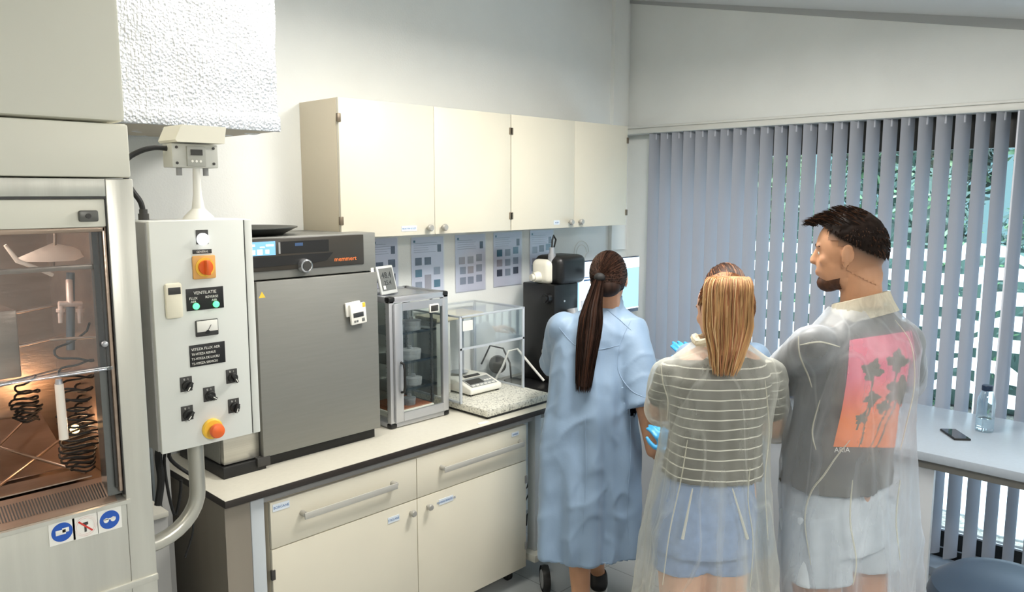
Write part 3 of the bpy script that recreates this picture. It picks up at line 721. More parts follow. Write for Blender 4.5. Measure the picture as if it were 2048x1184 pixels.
mb = MB().box((2.53, 2.625, .912), (2.99, 3.19, .948), .006)
sl = obj('granite_slab', mb, granite(), label='speckled granite weighing slab on the worktop', cat='stone slab')
mb = MB().box((2.54, 2.635, .9), (2.98, 3.18, .912)); obj('rubber_mat', mb, BLACK, sl)
SX0, SX1, SY0, SY1, SZ0, SZ1 = 2.515, 2.975, 2.80, 3.185, .9485, 1.385
sh = thing('draft_shield', ((SX0 + SX1) / 2, 3.0, SZ0), 'clear box shaped draft shield with grey frame over the balance', 'draft shield')
e = .009
mb = MB()
for x in (SX0, SX1 - e * 1.6):
    for y in (SY0, SY1 - e): mb.box((x, y, SZ0), (x + e * 1.6, y + e, SZ1), .001)
for z in (SZ0, SZ1 - e):
    if z > 1: mb.box((SX0, SY0, z), (SX1, SY0 + e, z + e), .001)
    mb.box((SX0, SY1 - e, z), (SX1, SY1, z + e)).box((SX0, SY0, z), (SX0 + e, SY1, z + e)).box((SX1 - e, SY0, z), (SX1, SY1, z + e))
mb.box((SX0, SY0, 1.215), (SX1, SY0 + e, 1.225))
obj('frame', mb, mat('shield_frame', srgb(188, 194, 200), .35), sh)
obj('roof_panel', B((SX0 + .002, SY0 + .002, SZ1 + .0002), (SX1 - .002, SY1 - .002, SZ1 + .004)), ACR, sh)
obj('side_panel', B((SX0 + .002, SY0 + e, SZ0 + e), (SX0 + .005, SY1 - e, SZ1 - e)), ACR, sh)
obj('side_panel', B((SX1 - .005, SY0 + e, SZ0 + e), (SX1 - .002, SY1 - e, SZ1 - e)), ACR, sh)
obj('front_panel', B((SX0 + e, SY0 + .002, 1.225), (SX1 - e, SY0 + .005, SZ1 - e)), ACR, sh)
obj('white_label', B((SX0 + .02, SY0 - .001, SZ1 - .075), (SX0 + .085, SY0 + .0015, SZ1 - .025)), PLW, sh)
# balance
BW = mat('balance_white', srgb(234, 231, 220), .4)
ba = thing('analytical_balance', (2.76, 2.98, .9485), 'white electronic balance on the granite slab inside the shield', 'balance')
bz = .956
mb = MB().prism([V(2.64, 2.86, bz), V(2.64, 3.15, bz), V(2.64, 3.15, bz + .06), V(2.64, 2.975, bz + .065), V(2.64, 2.86, bz + .03)], (.225, 0, 0))
bmesh.ops.bevel(mb.bm, geom=mb.bm.edges[:], offset=.008, segments=3, profile=.5, affect='EDGES')
for f in mb.bm.faces: f.smooth = True
obj('housing', mb, BW, ba)
sl_ = atan2(.035, .115)
M_ = Matrix.Translation((2.7525, 2.86, bz + .0305)) @ Matrix.Rotation(sl_, 4, 'X')
obj('keypad', MB().box((-.09, .014, .0), (.09, .1, .0022), .001, mtx=M_), mat('keypad_grey', srgb(150, 152, 150), .4), ba)
obj('display', MB().box((-.055, .112, .001), (.055, .132, .003), .0005, mtx=M_), DARK, ba)
mb = MB()
for k in range(6): mb.box((-.08 + k * .028, .02, .002), (-.06 + k * .028, .03, .0034), .0008, mtx=M_)
for k in range(3): mb.box((.03 + k * .018, .05, .002), (.044 + k * .018, .06, .0034), .0008, mtx=M_)
obj('keys', mb, PLW, ba)
obj('key_panel', MB().box((-.08, .04, .002), (.02, .085, .003), 0, mtx=M_), DARK, ba)
obj('foot', MB().cyl((2.66, 2.88, .9485), (2.66, 2.88, bz + .002), .012).cyl((2.845, 2.88, .9485), (2.845, 2.88, bz + .002), .012).cyl((2.75, 3.12, .9485), (2.75, 3.12, bz + .002), .012), BLACK, ba)
obj('weighing_pan', MB().cyl((2.74, 3.06, bz + .058), (2.74, 3.06, bz + .075), .012).cyl((2.74, 3.06, bz + .075), (2.74, 3.06, bz + .079), .05), mat('chrome', srgb(214, 216, 220), .16), ba)
# taller white box behind (printer / column)
pb = thing('white_instrument_box', (2.58, 3.1, .9485), 'tall cream instrument housing at the back left inside the shield', 'instrument')
obj('column', B((2.535, 3.0, .9485), (2.63, 3.16, 1.33), .006), BW, pb)
obj('cap', B((2.53, 2.99, 1.33), (2.86, 3.165, 1.352), .004), mat('cap_cream', srgb(228, 216, 186), .45), pb)
obj('arm_post', B((2.82, 3.13, .9485), (2.84, 3.15, 1.33)), ALU, pb)
# knob adaptor & cables behind
mb = MB(); mb.tube([V(2.9, 3.15, .96), V(2.87, 3.1, .965), V(2.9, 3.02, .956), V(2.94, 3.0, .955)], .003, 6)
obj('grey_cable', mb, mat('cable_grey', srgb(130, 126, 118), .5), label='thin grey cable behind the balance inside the shield', cat='cable')
mb = MB().box((2.91, 3.10, .9485), (2.97, 3.165, .985), .008)
obj('power_adapter', mb, DARK, label='dark power adapter lying behind the balance', cat='power adapter')
sx = P(1087, 848, z=.9003)
mb = MB().box((sx.x - .035, sx.y - .012, .9), (sx.x + .035, sx.y + .012, .904), .0015)
c = P(966, 846, z=.9)
obj('small_white_card', MB().box((c.x - .03, c.y - .012, .9), (c.x + .03, c.y + .012, .903), .001), PLW, label='small white strip lying on the worktop before the granite slab', cat='card')

# ================================================================ MICROSCOPE TABLE AND MICROSCOPE
mt = thing('microscope_table', (3.24, 2.9, 0), 'grey topped low table under the black microscope', 'table')
obj('tabletop', MB().box((3.01, 2.60, .865), (3.47, 3.2, .9), .002), mat('table_grey_top', srgb(150, 148, 142), .5), mt)
for x in (3.03, 3.42):
    for y in (2.62, 3.14): obj('leg', B((x, y, .0), (x + .035, y + .035, .865)), LEGM, mt)
mi = thing('microscope', (3.33, 2.93, .9), 'black stereo microscope column with white head on the grey table', 'microscope')
MK = mat('microscope_black', srgb(24, 24, 25), .35)
obj('base', MB().prism([V(3.04, 2.93, .9), V(3.16, 2.70, .9), V(3.46, 2.70, .9), V(3.46, 3.1, .9), V(3.12, 3.1, .9)], (0, 0, .018)), MK, mi)
obj('column', MB().box((3.235, 2.82, .918), (3.44, 3.06, 1.475), .006), MK, mi)
mb = MB()
for z in (.98, 1.06, 1.14, 1.22, 1.30, 1.38): mb.lathe([(.006, 0), (.006, -.003), (.001, -.004)], (3.27 + .05 * (z % .16 > .08), 2.82, z), 12, 'Y')
obj('screws', mb, ALU, mi)
obj('stage', MB().box((3.27, 2.66, 1.04), (3.42, 2.84, 1.052), .003), STEEL_D, mi)
obj('focus_knob', MB().cyl((3.235, 2.86, 1.40), (3.205, 2.86, 1.40), .028).cyl((3.205, 2.86, 1.40), (3.19, 2.86, 1.40), .02), MK, mi)
obj('focus_knob', MB().cyl((3.235, 2.86, 1.10), (3.205, 2.86, 1.10), .026), ALU, mi)
obj('objective', MB().cyl((3.34, 2.76, 1.16), (3.34, 2.76, 1.26), .022).cyl((3.34, 2.76, 1.26), (3.34, 2.78, 1.34), .032), ALU, mi)
# head: white rounded nose left + black body right
mb = MB()
c = P(1112, 545, y=2.84)
hz = 1.54
def bigbox(lo, hi, b): return MB().box(lo, hi, b, 4)
obj('head_shell', bigbox((3.232, 2.86, 1.475), (3.305, 3.00, 1.612), .034), mat('microscope_white', srgb(232, 228, 214), .4), mi)
obj('head_body', bigbox((3.262, 2.80, 1.470), (3.50, 3.01, 1.634), .04), MK, mi)
obj('lamp_nose', MB().cyl((3.24, 2.94, 1.515), (3.205, 2.95, 1.512), .032, .026).cyl((3.205, 2.95, 1.512), (3.19, 2.955, 1.512), .019), MATS['microscope_white'], mi)
for dz in (0, .035): obj('eyepiece', MB().cyl((3.50, 2.72 + dz, 1.53), (3.575, 2.68 + dz, 1.525), .02).cyl((3.575, 2.68 + dz, 1.525), (3.60, 2.667 + dz, 1.523), .024), MK, mi)
obj('camera_port', MB().cyl((3.28, 2.88, 1.60), (3.28, 2.88, 1.645), .022).cyl((3.28, 2.88, 1.645), (3.28, 2.88, 1.68), .014), ALU, mi)
obj('cable', MB().tube([V(3.28, 2.88, 1.67), V(3.283, 2.88, 1.72), V(3.30, 2.885, 1.745), V(3.325, 2.89, 1.72), V(3.318, 2.9, 1.67), V(3.30, 2.92, 1.62)], .005, 8), BLACK, mi)
obj('white_tag', B((3.445, 2.80, 1.30), (3.50, 2.803, 1.37)), PAPER, mi)
obj('rear_post', MB().cyl((3.50, 2.95, .918), (3.50, 2.95, 1.48), .012), ALU, mi)
obj('white_hose', MB().tube([V(3.05, 3.10, .925), V(3.09, 3.08, 1.0), V(3.12, 3.06, 1.09), V(3.16, 3.03, 1.10), V(3.20, 2.95, 1.0), V(3.22, 2.88, .93)], .007, 8), PLW, label='curved white hose standing left of the microscope column', cat='hose')
obj('round_fan_housing', MB().cyl((3.10, 3.13, 1.0), (3.13, 3.16, 1.0), .05), DARK, label='round dark housing behind the white hose on the table', cat='housing').location.z += 0
obj('black_hose', MB().tube([V(3.02, 2.95, .908), V(3.08, 3.0, .93), V(3.12, 3.05, 1.02), V(3.115, 3.1, 1.1), V(3.05, 3.14, 1.12), V(2.99, 3.15, 1.02)], .005, 8), BLACK, label='thin black hose looping up left of the microscope', cat='hose')

# ================================================================ WINDOW BENCH
XBf = 3.485
def bench_poly(x0, x1, z0, z1, y0, y1): return B((x0, y0, z0), (x1, y1, z1), .003)
wb = thing('window_bench', (3.9, 1.3, 0), 'long pale grey bench running along the blinds', 'bench')
obj('benchtop', bench_poly(XBf, 4.285, .862, .9, -.9, 3.2), BENCH, wb)
obj('apron', bench_poly(XBf + .03, 4.26, .822, .862, -.88, 3.18), mat('apron_grey', srgb(120, 118, 112), .5), wb)
obj('side_panel', B((3.525, .94, .0), (3.55, 2.5, .822)), mat('panel_pale', srgb(186, 190, 194), .4), wb)
for y in (-.8, 3.0): obj('leg', B((3.56, y, 0), (3.61, y + .05, .822)), LEGM, wb)
for y in (-.8, 3.0): obj('leg', B((4.2, y, 0), (4.25, y + .05, .822)), LEGM, wb)
# monitor
mo = thing('computer_monitor', (3.89, 2.95, .9), 'wide computer monitor with pale blue screen behind the dark-haired person', 'monitor')
obj('screen_case', MB().box((3.58, 2.945, 1.215), (4.215, 2.975, 1.575), .004), mat('monitor_bezel', srgb(52, 60, 82), .35), mo)
SB = mat('screen_blue', srgb(140, 190, 220), .3, emit=(.36, .62, .78, 1), estr=.85); SW = mat('screen_white', srgb(235, 245, 252), .3, emit=(.82, .92, 1, 1), estr=.95)
s_ = obj('screen', MB().box((3.587, 2.942, 1.24), (4.208, 2.946, 1.57)), SB, mo)
obj('screen_window', MB().box((3.587, 2.9405, 1.505), (4.208, 2.942, 1.57)).box((3.60, 2.9405, 1.25), (3.82, 2.942, 1.505)).box((3.587, 2.9405, 1.24), (4.208, 2.942, 1.248)), SW, s_)
obj('screen_text', MB().box((3.64, 2.9395, 1.455), (3.70, 2.9405, 1.465)).box((3.64, 2.9395, 1.475), (3.69, 2.9405, 1.48)), LABELB, s_)
obj('stand', MB().cyl((3.89, 2.99, .91), (3.89, 2.99, 1.28), .022).box((3.86, 2.965, 1.26), (3.92, 3.0, 1.36), .004), PLG, mo)
obj('foot', MB().box((3.77, 2.9, .9), (4.01, 3.08, .912), .005), PLG, mo)
def smooth3(pts, n=6):
    out = []
    for i in range(len(pts) - 1):
        p0 = pts[max(i - 1, 0)]; p1 = pts[i]; p2 = pts[i + 1]; p3 = pts[min(i + 2, len(pts) - 1)]
        for k in range(n):
            t = k / n; out.append(.5 * ((2 * p1) + (p2 - p0) * t + (2 * p0 - 5 * p1 + 4 * p2 - p3) * t * t + (3 * p1 - p0 - 3 * p2 + p3) * t ** 3))
    out.append(pts[-1]); return out
# keyboard and mouse-like dark things by the window
c = P(1300, 703, z=.9)
c.x = min(c.x, 4.16)
kb = thing('computer_mouse', (c.x, c.y, .9), 'black computer mouse with thin cable on the bench between the coat and the blinds', 'mouse')
mb = MB().sph((c.x, c.y, .902), (.055, .035, .034), 3); bmesh.ops.bisect_plane(mb.bm, geom=mb.bm.verts[:] + mb.bm.edges[:] + mb.bm.faces[:], plane_co=(0, 0, .901), plane_no=(0, 0, 1), clear_inner=True)
obj('shell', mb, BLACK, kb)
obj('scroll_wheel', MB().cyl((c.x - .035, c.y - .004, .927), (c.x - .035, c.y + .004, .927), .006), DARK, kb)
obj('cable', MB().tube(smooth3([V(c.x - .05, c.y, .908), V(c.x - .08, c.y + .02, .93), V(c.x - .06, c.y + .07, .955), V(c.x - .01, c.y + .10, .93), V(c.x + .02, c.y + .12, .904)]), .0022, 6), BLACK, kb)
c = P(1340, 706, z=.9)
obj('black_dish', MB().lathe([(.05, 0), (.07, .02), (.074, .026), (.066, .026), (.04, .006), (.001, .006)], (c.x, c.y, .9), 28), BLACK, label='small shallow black dish on the window bench left of the blonde hair', cat='dish')
# phone, bottle
c = P(1910, 871, z=.9); a_ = atan2(P(1945, 886, z=.9).y - P(1897, 856, z=.9).y, P(1945, 886, z=.9).x - P(1897, 856, z=.9).x)
ph = thing('mobile_phone', (c.x, c.y, .9), 'black mobile phone lying face up on the window bench', 'phone')
q1 = P(1876, 859, z=.9); q2 = P(1905, 857, z=.9); q3 = P(1946, 884, z=.9); q4 = P(1909, 888, z=.9)
L_ = .15; w_ = .072; Mx = Matrix.Translation((c.x, c.y, .9)) @ Matrix.Rotation(atan2(q3.y - q2.y, q3.x - q2.x), 4, 'Z')
obj('case', MB().box((-L_ / 2, -w_ / 2, 0), (L_ / 2, w_ / 2, .009), .004, mtx=Mx), BLACK, ph)
obj('screen', MB().box((-L_ / 2 + .004, -w_ / 2 + .004, .0088), (L_ / 2 - .004, w_ / 2 - .004, .0098), 0, mtx=Mx), mat('phone_glass', srgb(30, 34, 40), .05, coat=1), ph)
c = P(1968, 862, z=.9)
bo = thing('water_bottle', (c.x, c.y, .9), 'clear plastic bottle with dark blue cap on the window bench', 'bottle')
obj('bottle_body', MB().lathe([(.036, .001), (.038, .006), (.038, .13), (.036, .15), (.024, .185), (.021, .19), (.021, .197), (.0185, .197), (.0185, .19), (.034, .148), (.036, .13), (.036, .008), (.001, .005)], (c.x, c.y, .9), 32), glass('bottle_plastic', (.90, .95, .97, 1), .14), bo)
obj('water', MB().lathe([(.001, .006), (.035, .009), (.035, .062), (.001, .062)], (c.x, c.y, .9), 32), mat('water', (1, 1, 1, 1), .0, trans=1.), bo)
obj('cap', MB().lathe([(.0215, .19), (.0225, .192), (.0225, .212), (.02, .215), (.001, .215)], (c.x, c.y, .9), 28), mat('cap_navy', srgb(20, 38, 62), .4), bo)
# blue folder and black mouse near the man's arm
c = P(1608, 792, z=.9)
obj('blue_folder', MB().box((c.x - .1, c.y - .14, .9), (c.x + .1, c.y + .1, .93), .006), mat('navy_blue', srgb(34, 62, 104), .5), label='navy blue folder on the bench in front of the man', cat='folder')
c = P(1552, 735, z=.9)
obj('black_headset', MB().tube([V(c.x - .05, c.y - .05, .912), V(c.x - .04, c.y - .03, .97), V(c.x + .0, c.y + .0, .995), V(c.x + .04, c.y + .03, .97), V(c.x + .05, c.y + .05, .912)], .012, 10), BLACK, label='black curved headset on the bench between the blonde and the man', cat='headset')

# stool at bottom right
st = thing('stool', (2.72, .38, 0), 'blue-grey upholstered stool with rounded seat at the bottom right corner', 'stool')
sc = D(2010, 1196, 2.5)
st.location = (sc.x, sc.y, 0)
SEATM = mat('stool_vinyl', srgb(74, 92, 112), .35)
sz = sc.z
obj('seat', MB().lathe([(.001, -.07), (.19, -.07), (.215, -.05), (.222, -.02), (.21, .02), (.16, .06), (.09, .08), (.001, .085)], (sc.x, sc.y, sz), 44), SEATM, st)
obj('gas_lift', MB().cyl((sc.x, sc.y, .1), (sc.x, sc.y, sz - .07), .025), MATS['chrome'], st)
for k in range(5):
    a = k * 2 * pi / 5 + .3
    l_ = obj('leg', MB().tube([V(sc.x, sc.y, .12), V(sc.x + .14 * cos(a), sc.y + .14 * sin(a), .1), V(sc.x + .28 * cos(a), sc.y + .28 * sin(a), .075)], [.026, .02, .016], 10), BLACK, st)
    obj('castor', MB().sph((sc.x + .28 * cos(a), sc.y + .28 * sin(a), .028), (.027, .027, .027), 2), BLACK, l_)
# big castor near the bench frame: an equipment trolley foot under the microscope table
cw = P(1090, 1160, z=.055)
ctr = obj('trolley_castor', MB().lathe([(.001, -.016), (.05, -.016), (.062, -.010), (.062, .010), (.05, .016), (.001, .016)], (0, 0, 0), 32, 'X'), RUB, local=True)
ctr.location = (cw.x, cw.y, .062); ctr.rotation_euler = (0, 0, radians(-38)); tag(ctr, 'large grey castor wheel by the foot of the bench frame', 'castor wheel')
obj('hub_disc', MB().lathe([(.001, -.019), (.044, -.019), (.046, -.016)], (0, 0, 0), 32, 'X'), WH, ctr, local=True)
obj('wheel_guard', MB().lathe([(.066, -.018), (.070, .0), (.066, .018), (.058, .018), (.058, -.018)], (0, 0, 0), 20, 'X', cap=False), BLACK, ctr, local=True)
# bench cables
for k, pts in enumerate(([(1066, 935), (1058, 960), (1054, 975)], [(1068, 978), (1056, 990), (1052, 1000)], [(1064, 1015), (1054, 1030), (1053, 1050)])):
    p3 = [P(u, v, y=2.8) for u, v in pts]
    p3 = [p3[0] + V(.12, .05, .05)] + p3 + [p3[-1] + V(-.12, .02, -.05)]
    obj('hanging_cable', MB().tube(p3, .004, 6), BLACK, label=('upper', 'middle', 'lowest')[k] + ' black cable hanging in the gap beside the base cabinet', cat='cable', group='cables under the worktop')
# ================================================================ FUME CHAMBER (left)
YH = 2.0; HX0, HX1 = -.35, .736
HS = mat('chamber_steel', srgb(206, 204, 194), .36, metal=.7, nscale=25, namt=.05, stretch=(1, 1, .05), bump=.03, bscale=160)
HI = mat('inner_steel', srgb(172, 152, 136), .28, metal=.85, nscale=14, namt=.12, stretch=(.4, 1, 2), bump=.06, bscale=60)
CP = mat('hood_cream_enamel', srgb(226, 223, 208), .34, nscale=3, namt=.01)
hood = thing('fume_chamber', (.2, 2.35, 0), 'tall stainless steel fume chamber with glass sash at the left edge', 'fume chamber')
zt = P(262, 358, y=YH).z; zu = P(253, 247, y=YH).z
obj('upper_casing', B((HX0, YH, zu + .003), (HX1 - .007, 2.52, 3.0), .012), CP, hood)
obj('middle_casing', B((HX0, YH, zt + .003), (HX1 - .003, 2.52, zu - .002), .006), CP, hood)
ox = .672; zb = 1.222; zo = 1.972           # opening in the front plate
yb = YH + .52
mb = MB().box((ox, YH, .12), (HX1, YH + .03, zt), .003).box((HX0, YH, zo), (ox, YH + .03, zt), .002).box((HX0, YH, 1.0), (ox, YH + .03, zb - .012), .002)
mb.box((HX1 - .012, YH + .03, .12), (HX1, yb, zt)).box((HX0, YH + .03, .12), (HX0 + .012, yb, zt)).box((HX0, yb - .012, .12), (HX1, yb, zt))
mb.box((HX0, YH, .12), (ox, YH + .02, .99), .002).box((HX0, YH - .006, .985), (HX1 + .001, YH + .01, 1.003), .003)
obj('casing', mb, HS, hood)
obj('plinth', B((HX0 + .02, YH + .03, 0), (HX1 - .02, yb - .02, .12)), DARK, hood)
obj('front_sill', MB().prism([V(HX0, YH - .004, zb - .013), V(HX0, YH - .004, zb - .003), V(HX0, YH + .06, zb + .006), V(HX0, YH + .06, zb - .013)], (HX1 - .055 - HX0, 0, 0)), HS, hood)
# perforated air foil
mb = MB().prism([V(HX0, YH + .004, zb + .0), V(HX0, YH + .075, zb + .045), V(HX0, YH + .077, zb + .04), V(HX0, YH + .006, zb - .004)], (ox - .02 - HX0, 0, 0))
af = obj('air_foil', mb, HI, hood)
mb = MB(); 
for k in range(46):
    x = .36 + k * .0063
    mb.prism([V(x, YH + .02, zb + .0112), V(x, YH + .06, zb + .0366), V(x + .0028, YH + .06, zb + .0366), V(x + .0028, YH + .02, zb + .0112)], (0, -.0004, .0006))
obj('air_slots', mb, DARK, af)
# interior
mb = MB().box((ox + .002, YH + .03, zb), (ox + .006, yb - .014, zo)).box((HX0 + .014, yb - .02, zb), (ox + .006, yb - .014, zo)).box((HX0 + .014, YH + .03, zo - .004), (ox, yb - .014, zo)).box((HX0 + .014, YH + .07, zb + .02), (ox, yb - .014, zb + .026))
obj('interior_lining', mb, HI, hood)
# sloped reflecting troughs inside
mb = MB()
for k, (y0, z0, y1, z1) in enumerate(((YH + .08, zb + .05, YH + .22, zb + .03), (YH + .24, zb + .035, yb - .03, zb + .13))):
    mb.prism([V(HX0 + .05, y0, z0), V(HX0 + .05, y1, z1), V(HX0 + .05, y1, z1 + .003), V(HX0 + .05, y0, z0 + .003)], (ox - .1 - HX0, 0, 0))
for (a, b) in (((.40, YH + .12, zb + .05), (.62, YH + .30, zb + .10)), ((.62, YH + .12, zb + .05), (.45, YH + .34, zb + .12)), ((.36, YH + .2, zb + .06), (.60, YH + .44, zb + .16))):
    mb.cyl(a, b, .004)
for k in range(3): mb.cyl((.2, YH + .36, zb + .22 + .09 * k), (ox, YH + .36, zb + .28 + .09 * k), .005)
obj('tray_rods', mb, HI, hood)
# sash frame: top bar, right rail, glass, lower lip
sz1 = 1.900; 
sash = obj('sash_bar', B((HX0, YH + .004, sz1), (ox - .002, YH + .022, zo - .006), .003), CP, hood)
obj('sash_gap', MB().box((HX0, YH + .002, zo - .006), (ox + .004, YH + .024, zo + .002)).box((ox - .002, YH + .002, zb + .01), (ox + .004, YH + .026, zo)), DARK, hood)
obj('latch', MB().box((P(157, 432, y=YH).x, YH - .004, P(157, 444, y=YH).z), (P(197, 432, y=YH).x, YH + .005, P(157, 421, y=YH).z), .011, mtx=None), mat('latch_grey', srgb(104, 104, 100), .4, metal=.4), sash)
lc = P(177, 432, y=YH - .006)
obj('latch_button', MB().cyl((lc.x, YH - .007, lc.z), (lc.x, YH, lc.z), .006), DARK, sash)
rx = P(196, 600, y=YH + .02).x
obj('sash_lower_strip', B((HX0, YH + .006, P(100, 462, y=YH).z - .006), (ox - .004, YH + .02, sz1), .002), HI, sash)
obj('sash_glass', B((HX0, YH + .010, 1.562), (ox - .012, YH + .015, sz1 - .012)), glass('sash_glass', (.86, .88, .90, 1), .10), hood)
obj('sash_lip', B((HX0, YH + .004, 1.552), (ox - .008, YH + .019, 1.562), .002), glass('lip_glass', (.8, .86, .95, 1), .4, .1), hood)
obj('sash_rail', MB().box((ox - .034, YH + .012, 1.56), (ox - .022, YH + .03, sz1 - .01)).box((ox - .018, YH + .012, zb + .03), (ox - .010, YH + .03, sz1)), DARK, hood)
obj('sash_frame', MB().box((ox - .012, YH + .006, zb + .02), (ox - .003, YH + .03, sz1), .002).box((HX0, YH + .016, 1.800), (ox - .03, YH + .028, 1.812), .002), HI, hood)
obj('guide_plate', B((ox - .035, YH + .02, zb + .01), (ox + .001, YH + .06, 1.552)), mat('guide_grey', srgb(110, 112, 110), .35, metal=.6), hood)
obj('rail_knob', MB().sph((ox - .024, YH + .004, 1.618), .008, 2), ALU, hood)
# warning signs
stk = []
for k, (u, v) in enumerate(((124, 1064), (171, 1052), (219, 1039))):
    c = P(u, v, y=YH - .0006)
    par = obj('safety_sign', B((c.x - .028, YH - .0012, c.z - .028), (c.x + .028, YH, c.z + .028)), PLW, hood, label=('blue round hand protection sticker', 'red crossed-out flame sticker', 'blue round eye protection sticker')[k])
    if k != 1:
        obj('sign_disc', MB().cyl((c.x, YH - .0018, c.z), (c.x, YH - .001, c.z), .023, seg=32), SIGNB, par)
        mb = MB()
        if k == 0: mb.box((c.x - .014, YH - .0024, c.z - .006), (c.x + .008, YH - .0016, c.z + .006), .002).box((c.x + .0, YH - .0024, c.z - .002), (c.x + .015, YH - .0016, c.z + .009), .002)
        else: mb.cyl((c.x - .008, YH - .0024, c.z), (c.x - .008, YH - .0016, c.z), .006).cyl((c.x + .008, YH - .0024, c.z), (c.x + .008, YH - .0016, c.z), .006).box((c.x - .014, YH - .0024, c.z + .001), (c.x + .014, YH - .0016, c.z + .004))
        obj('pictogram', mb, PLW, par)
    else:
        mb = MB().lathe([(.024, -.0018), (.024, -.001), (.020, -.001), (.020, -.0018)], (c.x, YH, c.z), 36, 'Y', cap=False)
        mb.box((-.021, -.0019, -.002), (.021, -.001, .002), 0, mtx=Matrix.Translation((c.x, YH, c.z)) @ Matrix.Rotation(radians(45), 4, 'Y'))
        obj('prohibition_ring', mb, SIGNR, par)
        obj('pictogram', MB().box((c.x - .003, YH - .0017, c.z - .014), (c.x + .002, YH - .0012, c.z + .004)).box((c.x - .006, YH - .0017, c.z + .003), (c.x + .006, YH - .0012, c.z + .010)), DARK, par)
lm = P(150, 858, y=YH + .2)
hl = obj('chamber_lamp', MB().sph(lm, .012, 2), mat('warm_bulb', (1, .75, .3, 1), .4, emit=(1, .62, .2, 1), estr=7.0), hood)
def point(name, loc, pw, col, r=.03):
    l = bpy.data.lights.new(name, 'POINT'); l.energy = pw; l.color = col; l.shadow_soft_size = r
    o = bpy.data.objects.new(name, l); COL.objects.link(o); o.location = loc; return o
point('chamber_bulb_light', V(lm.x + .02, lm.y - .03, lm.z + .02), .8, (1, .60, .34), .015)
area_light('chamber_tube_light', (.3, YH + .28, zo - .02), .5, .1, 5.0, (1, .84, .74), (.35, YH + .28, 1.0))  # warm area light added under the chamber roof, without a lamp body
# objects in the chamber
pu = lambda u, v, dy: P(u, v, y=YH + dy)
c = pu(115, 515, .22)
mb = MB().prism([pu(45, 524, .16), pu(118, 492, .22), pu(188, 506, .22), pu(150, 521, .16), pu(98, 524, .14)], (0, .05, .006))
df = thing('ceramic_deflector', (c.x, c.y, c.z), 'pale pointed deflector plate hanging at the top of the chamber', 'deflector')
obj('plate', mb, mat('ceramic', srgb(240, 222, 204), .5), df)
obj('stem', MB().cyl(pu(110, 492, .24), pu(110, 465, .24), .004).cyl(pu(105, 540, .2), pu(107, 522, .2), .004), HI, df)
mb = MB().tube([pu(10, 490, .15), pu(35, 522, .15), pu(70, 535, .15), pu(105, 550, .16)], [.004, .006, .005, .005])
obj('chain', mb, mat('ceramic', srgb(240, 222, 204), .5), df)
tp = thing('gas_tap', tuple(pu(140, 640, .16)), 'pale pair of gas taps hanging inside the chamber above the coil', 'tap')
TP = mat('tap_cream', srgb(232, 206, 190), .35, metal=.3)
obj('bridge', MB().cyl(pu(117, 608, .16), pu(163, 608, .16), .007).cyl(pu(140, 608, .16), pu(138, 560, .18), .008), TP, tp)
for u in (121, 160):
    t_ = obj('tap_valve', MB().cyl(pu(u, 605, .16), pu(u, 618, .16), .006).cyl(pu(u, 618, .16), pu(u, 624, .16), .010).cyl(pu(u, 624, .16), pu(u, 646, .16), .0065, .005), TP, tp)
obj('down_pipe', MB().cyl(pu(141, 545, .2), pu(141, 700, .18), .010), mat('pipe_grey_blue', srgb(110, 116, 122), .3, metal=.5), tp)
def coil(lab, u, v0, v1, dy, turns, rad, name='coiled_hose', tail=True):
    a = pu(u, v0, dy); b = pu(u, v1, dy); pts = []; n = turns * 16
    rng = random.Random(int(u))
    for i in range(n + 1):
        t = i / n; th = t * turns * 2 * pi; tt = t ** .5 if tail else t
        r = rad * (1.0 - .35 * max(0, t - .85) / .15) * (1 + .12 * sin(t * 9 + u))
        pts.append(V(a.x + r * cos(th) + .006 * sin(t * 14), a.y + r * .8 * sin(th), a.z + (b.z - a.z) * tt + .003 * sin(th * 3.1)))
    return obj(name, MB().tube(pts, .0028, 7), RUB, label=lab, cat='hose', group='black coiled hoses')
coil('long black coiled hose in the middle of the chamber, bunched at its foot', 141, 650, 945, .13, 15, .042)
coil('black coiled hose behind the long one, to its right', 172, 745, 865, .27, 8, .032)
coil('black coiled hose at the far left of the chamber', 48, 755, 842, .30, 8, .030)  # reflection of a hose, modelled as a solid coil
coil('short black coiled hose by the right wall of the chamber', 205, 730, 810, .33, 5, .022)
a = pu(118, 768, .07); b = pu(128, 878, .07)
tb = thing('white_tube', tuple(b), 'white upright tube with steel cap standing in the chamber', 'tube')
obj('tube_body', MB().cyl(a, b, .0098, .0105), mat('tube_white', srgb(244, 236, 224), .4), tb)
obj('cap', MB().cyl(a + V(0, 0, .012), a, .007, .009), ALU, tb)
obj('clamp_rod', MB().cyl(pu(100, 680, .15), pu(212, 672, .10), .004), HI, hood)
# left inner pane (pale box)
o = thing('steel_panel_box', tuple(pu(15, 730, .2)), 'pale steel box at the left edge inside the chamber', 'box')
p_ = pu(0, 720, .2); q_ = pu(28, 615, .2)
obj('box_body', B((p_.x - .15, YH + .18, P(0, 760, y=YH + .18).z), (q_.x, YH + .34, P(28, 620, y=YH + .18).z), .003), HI, o)

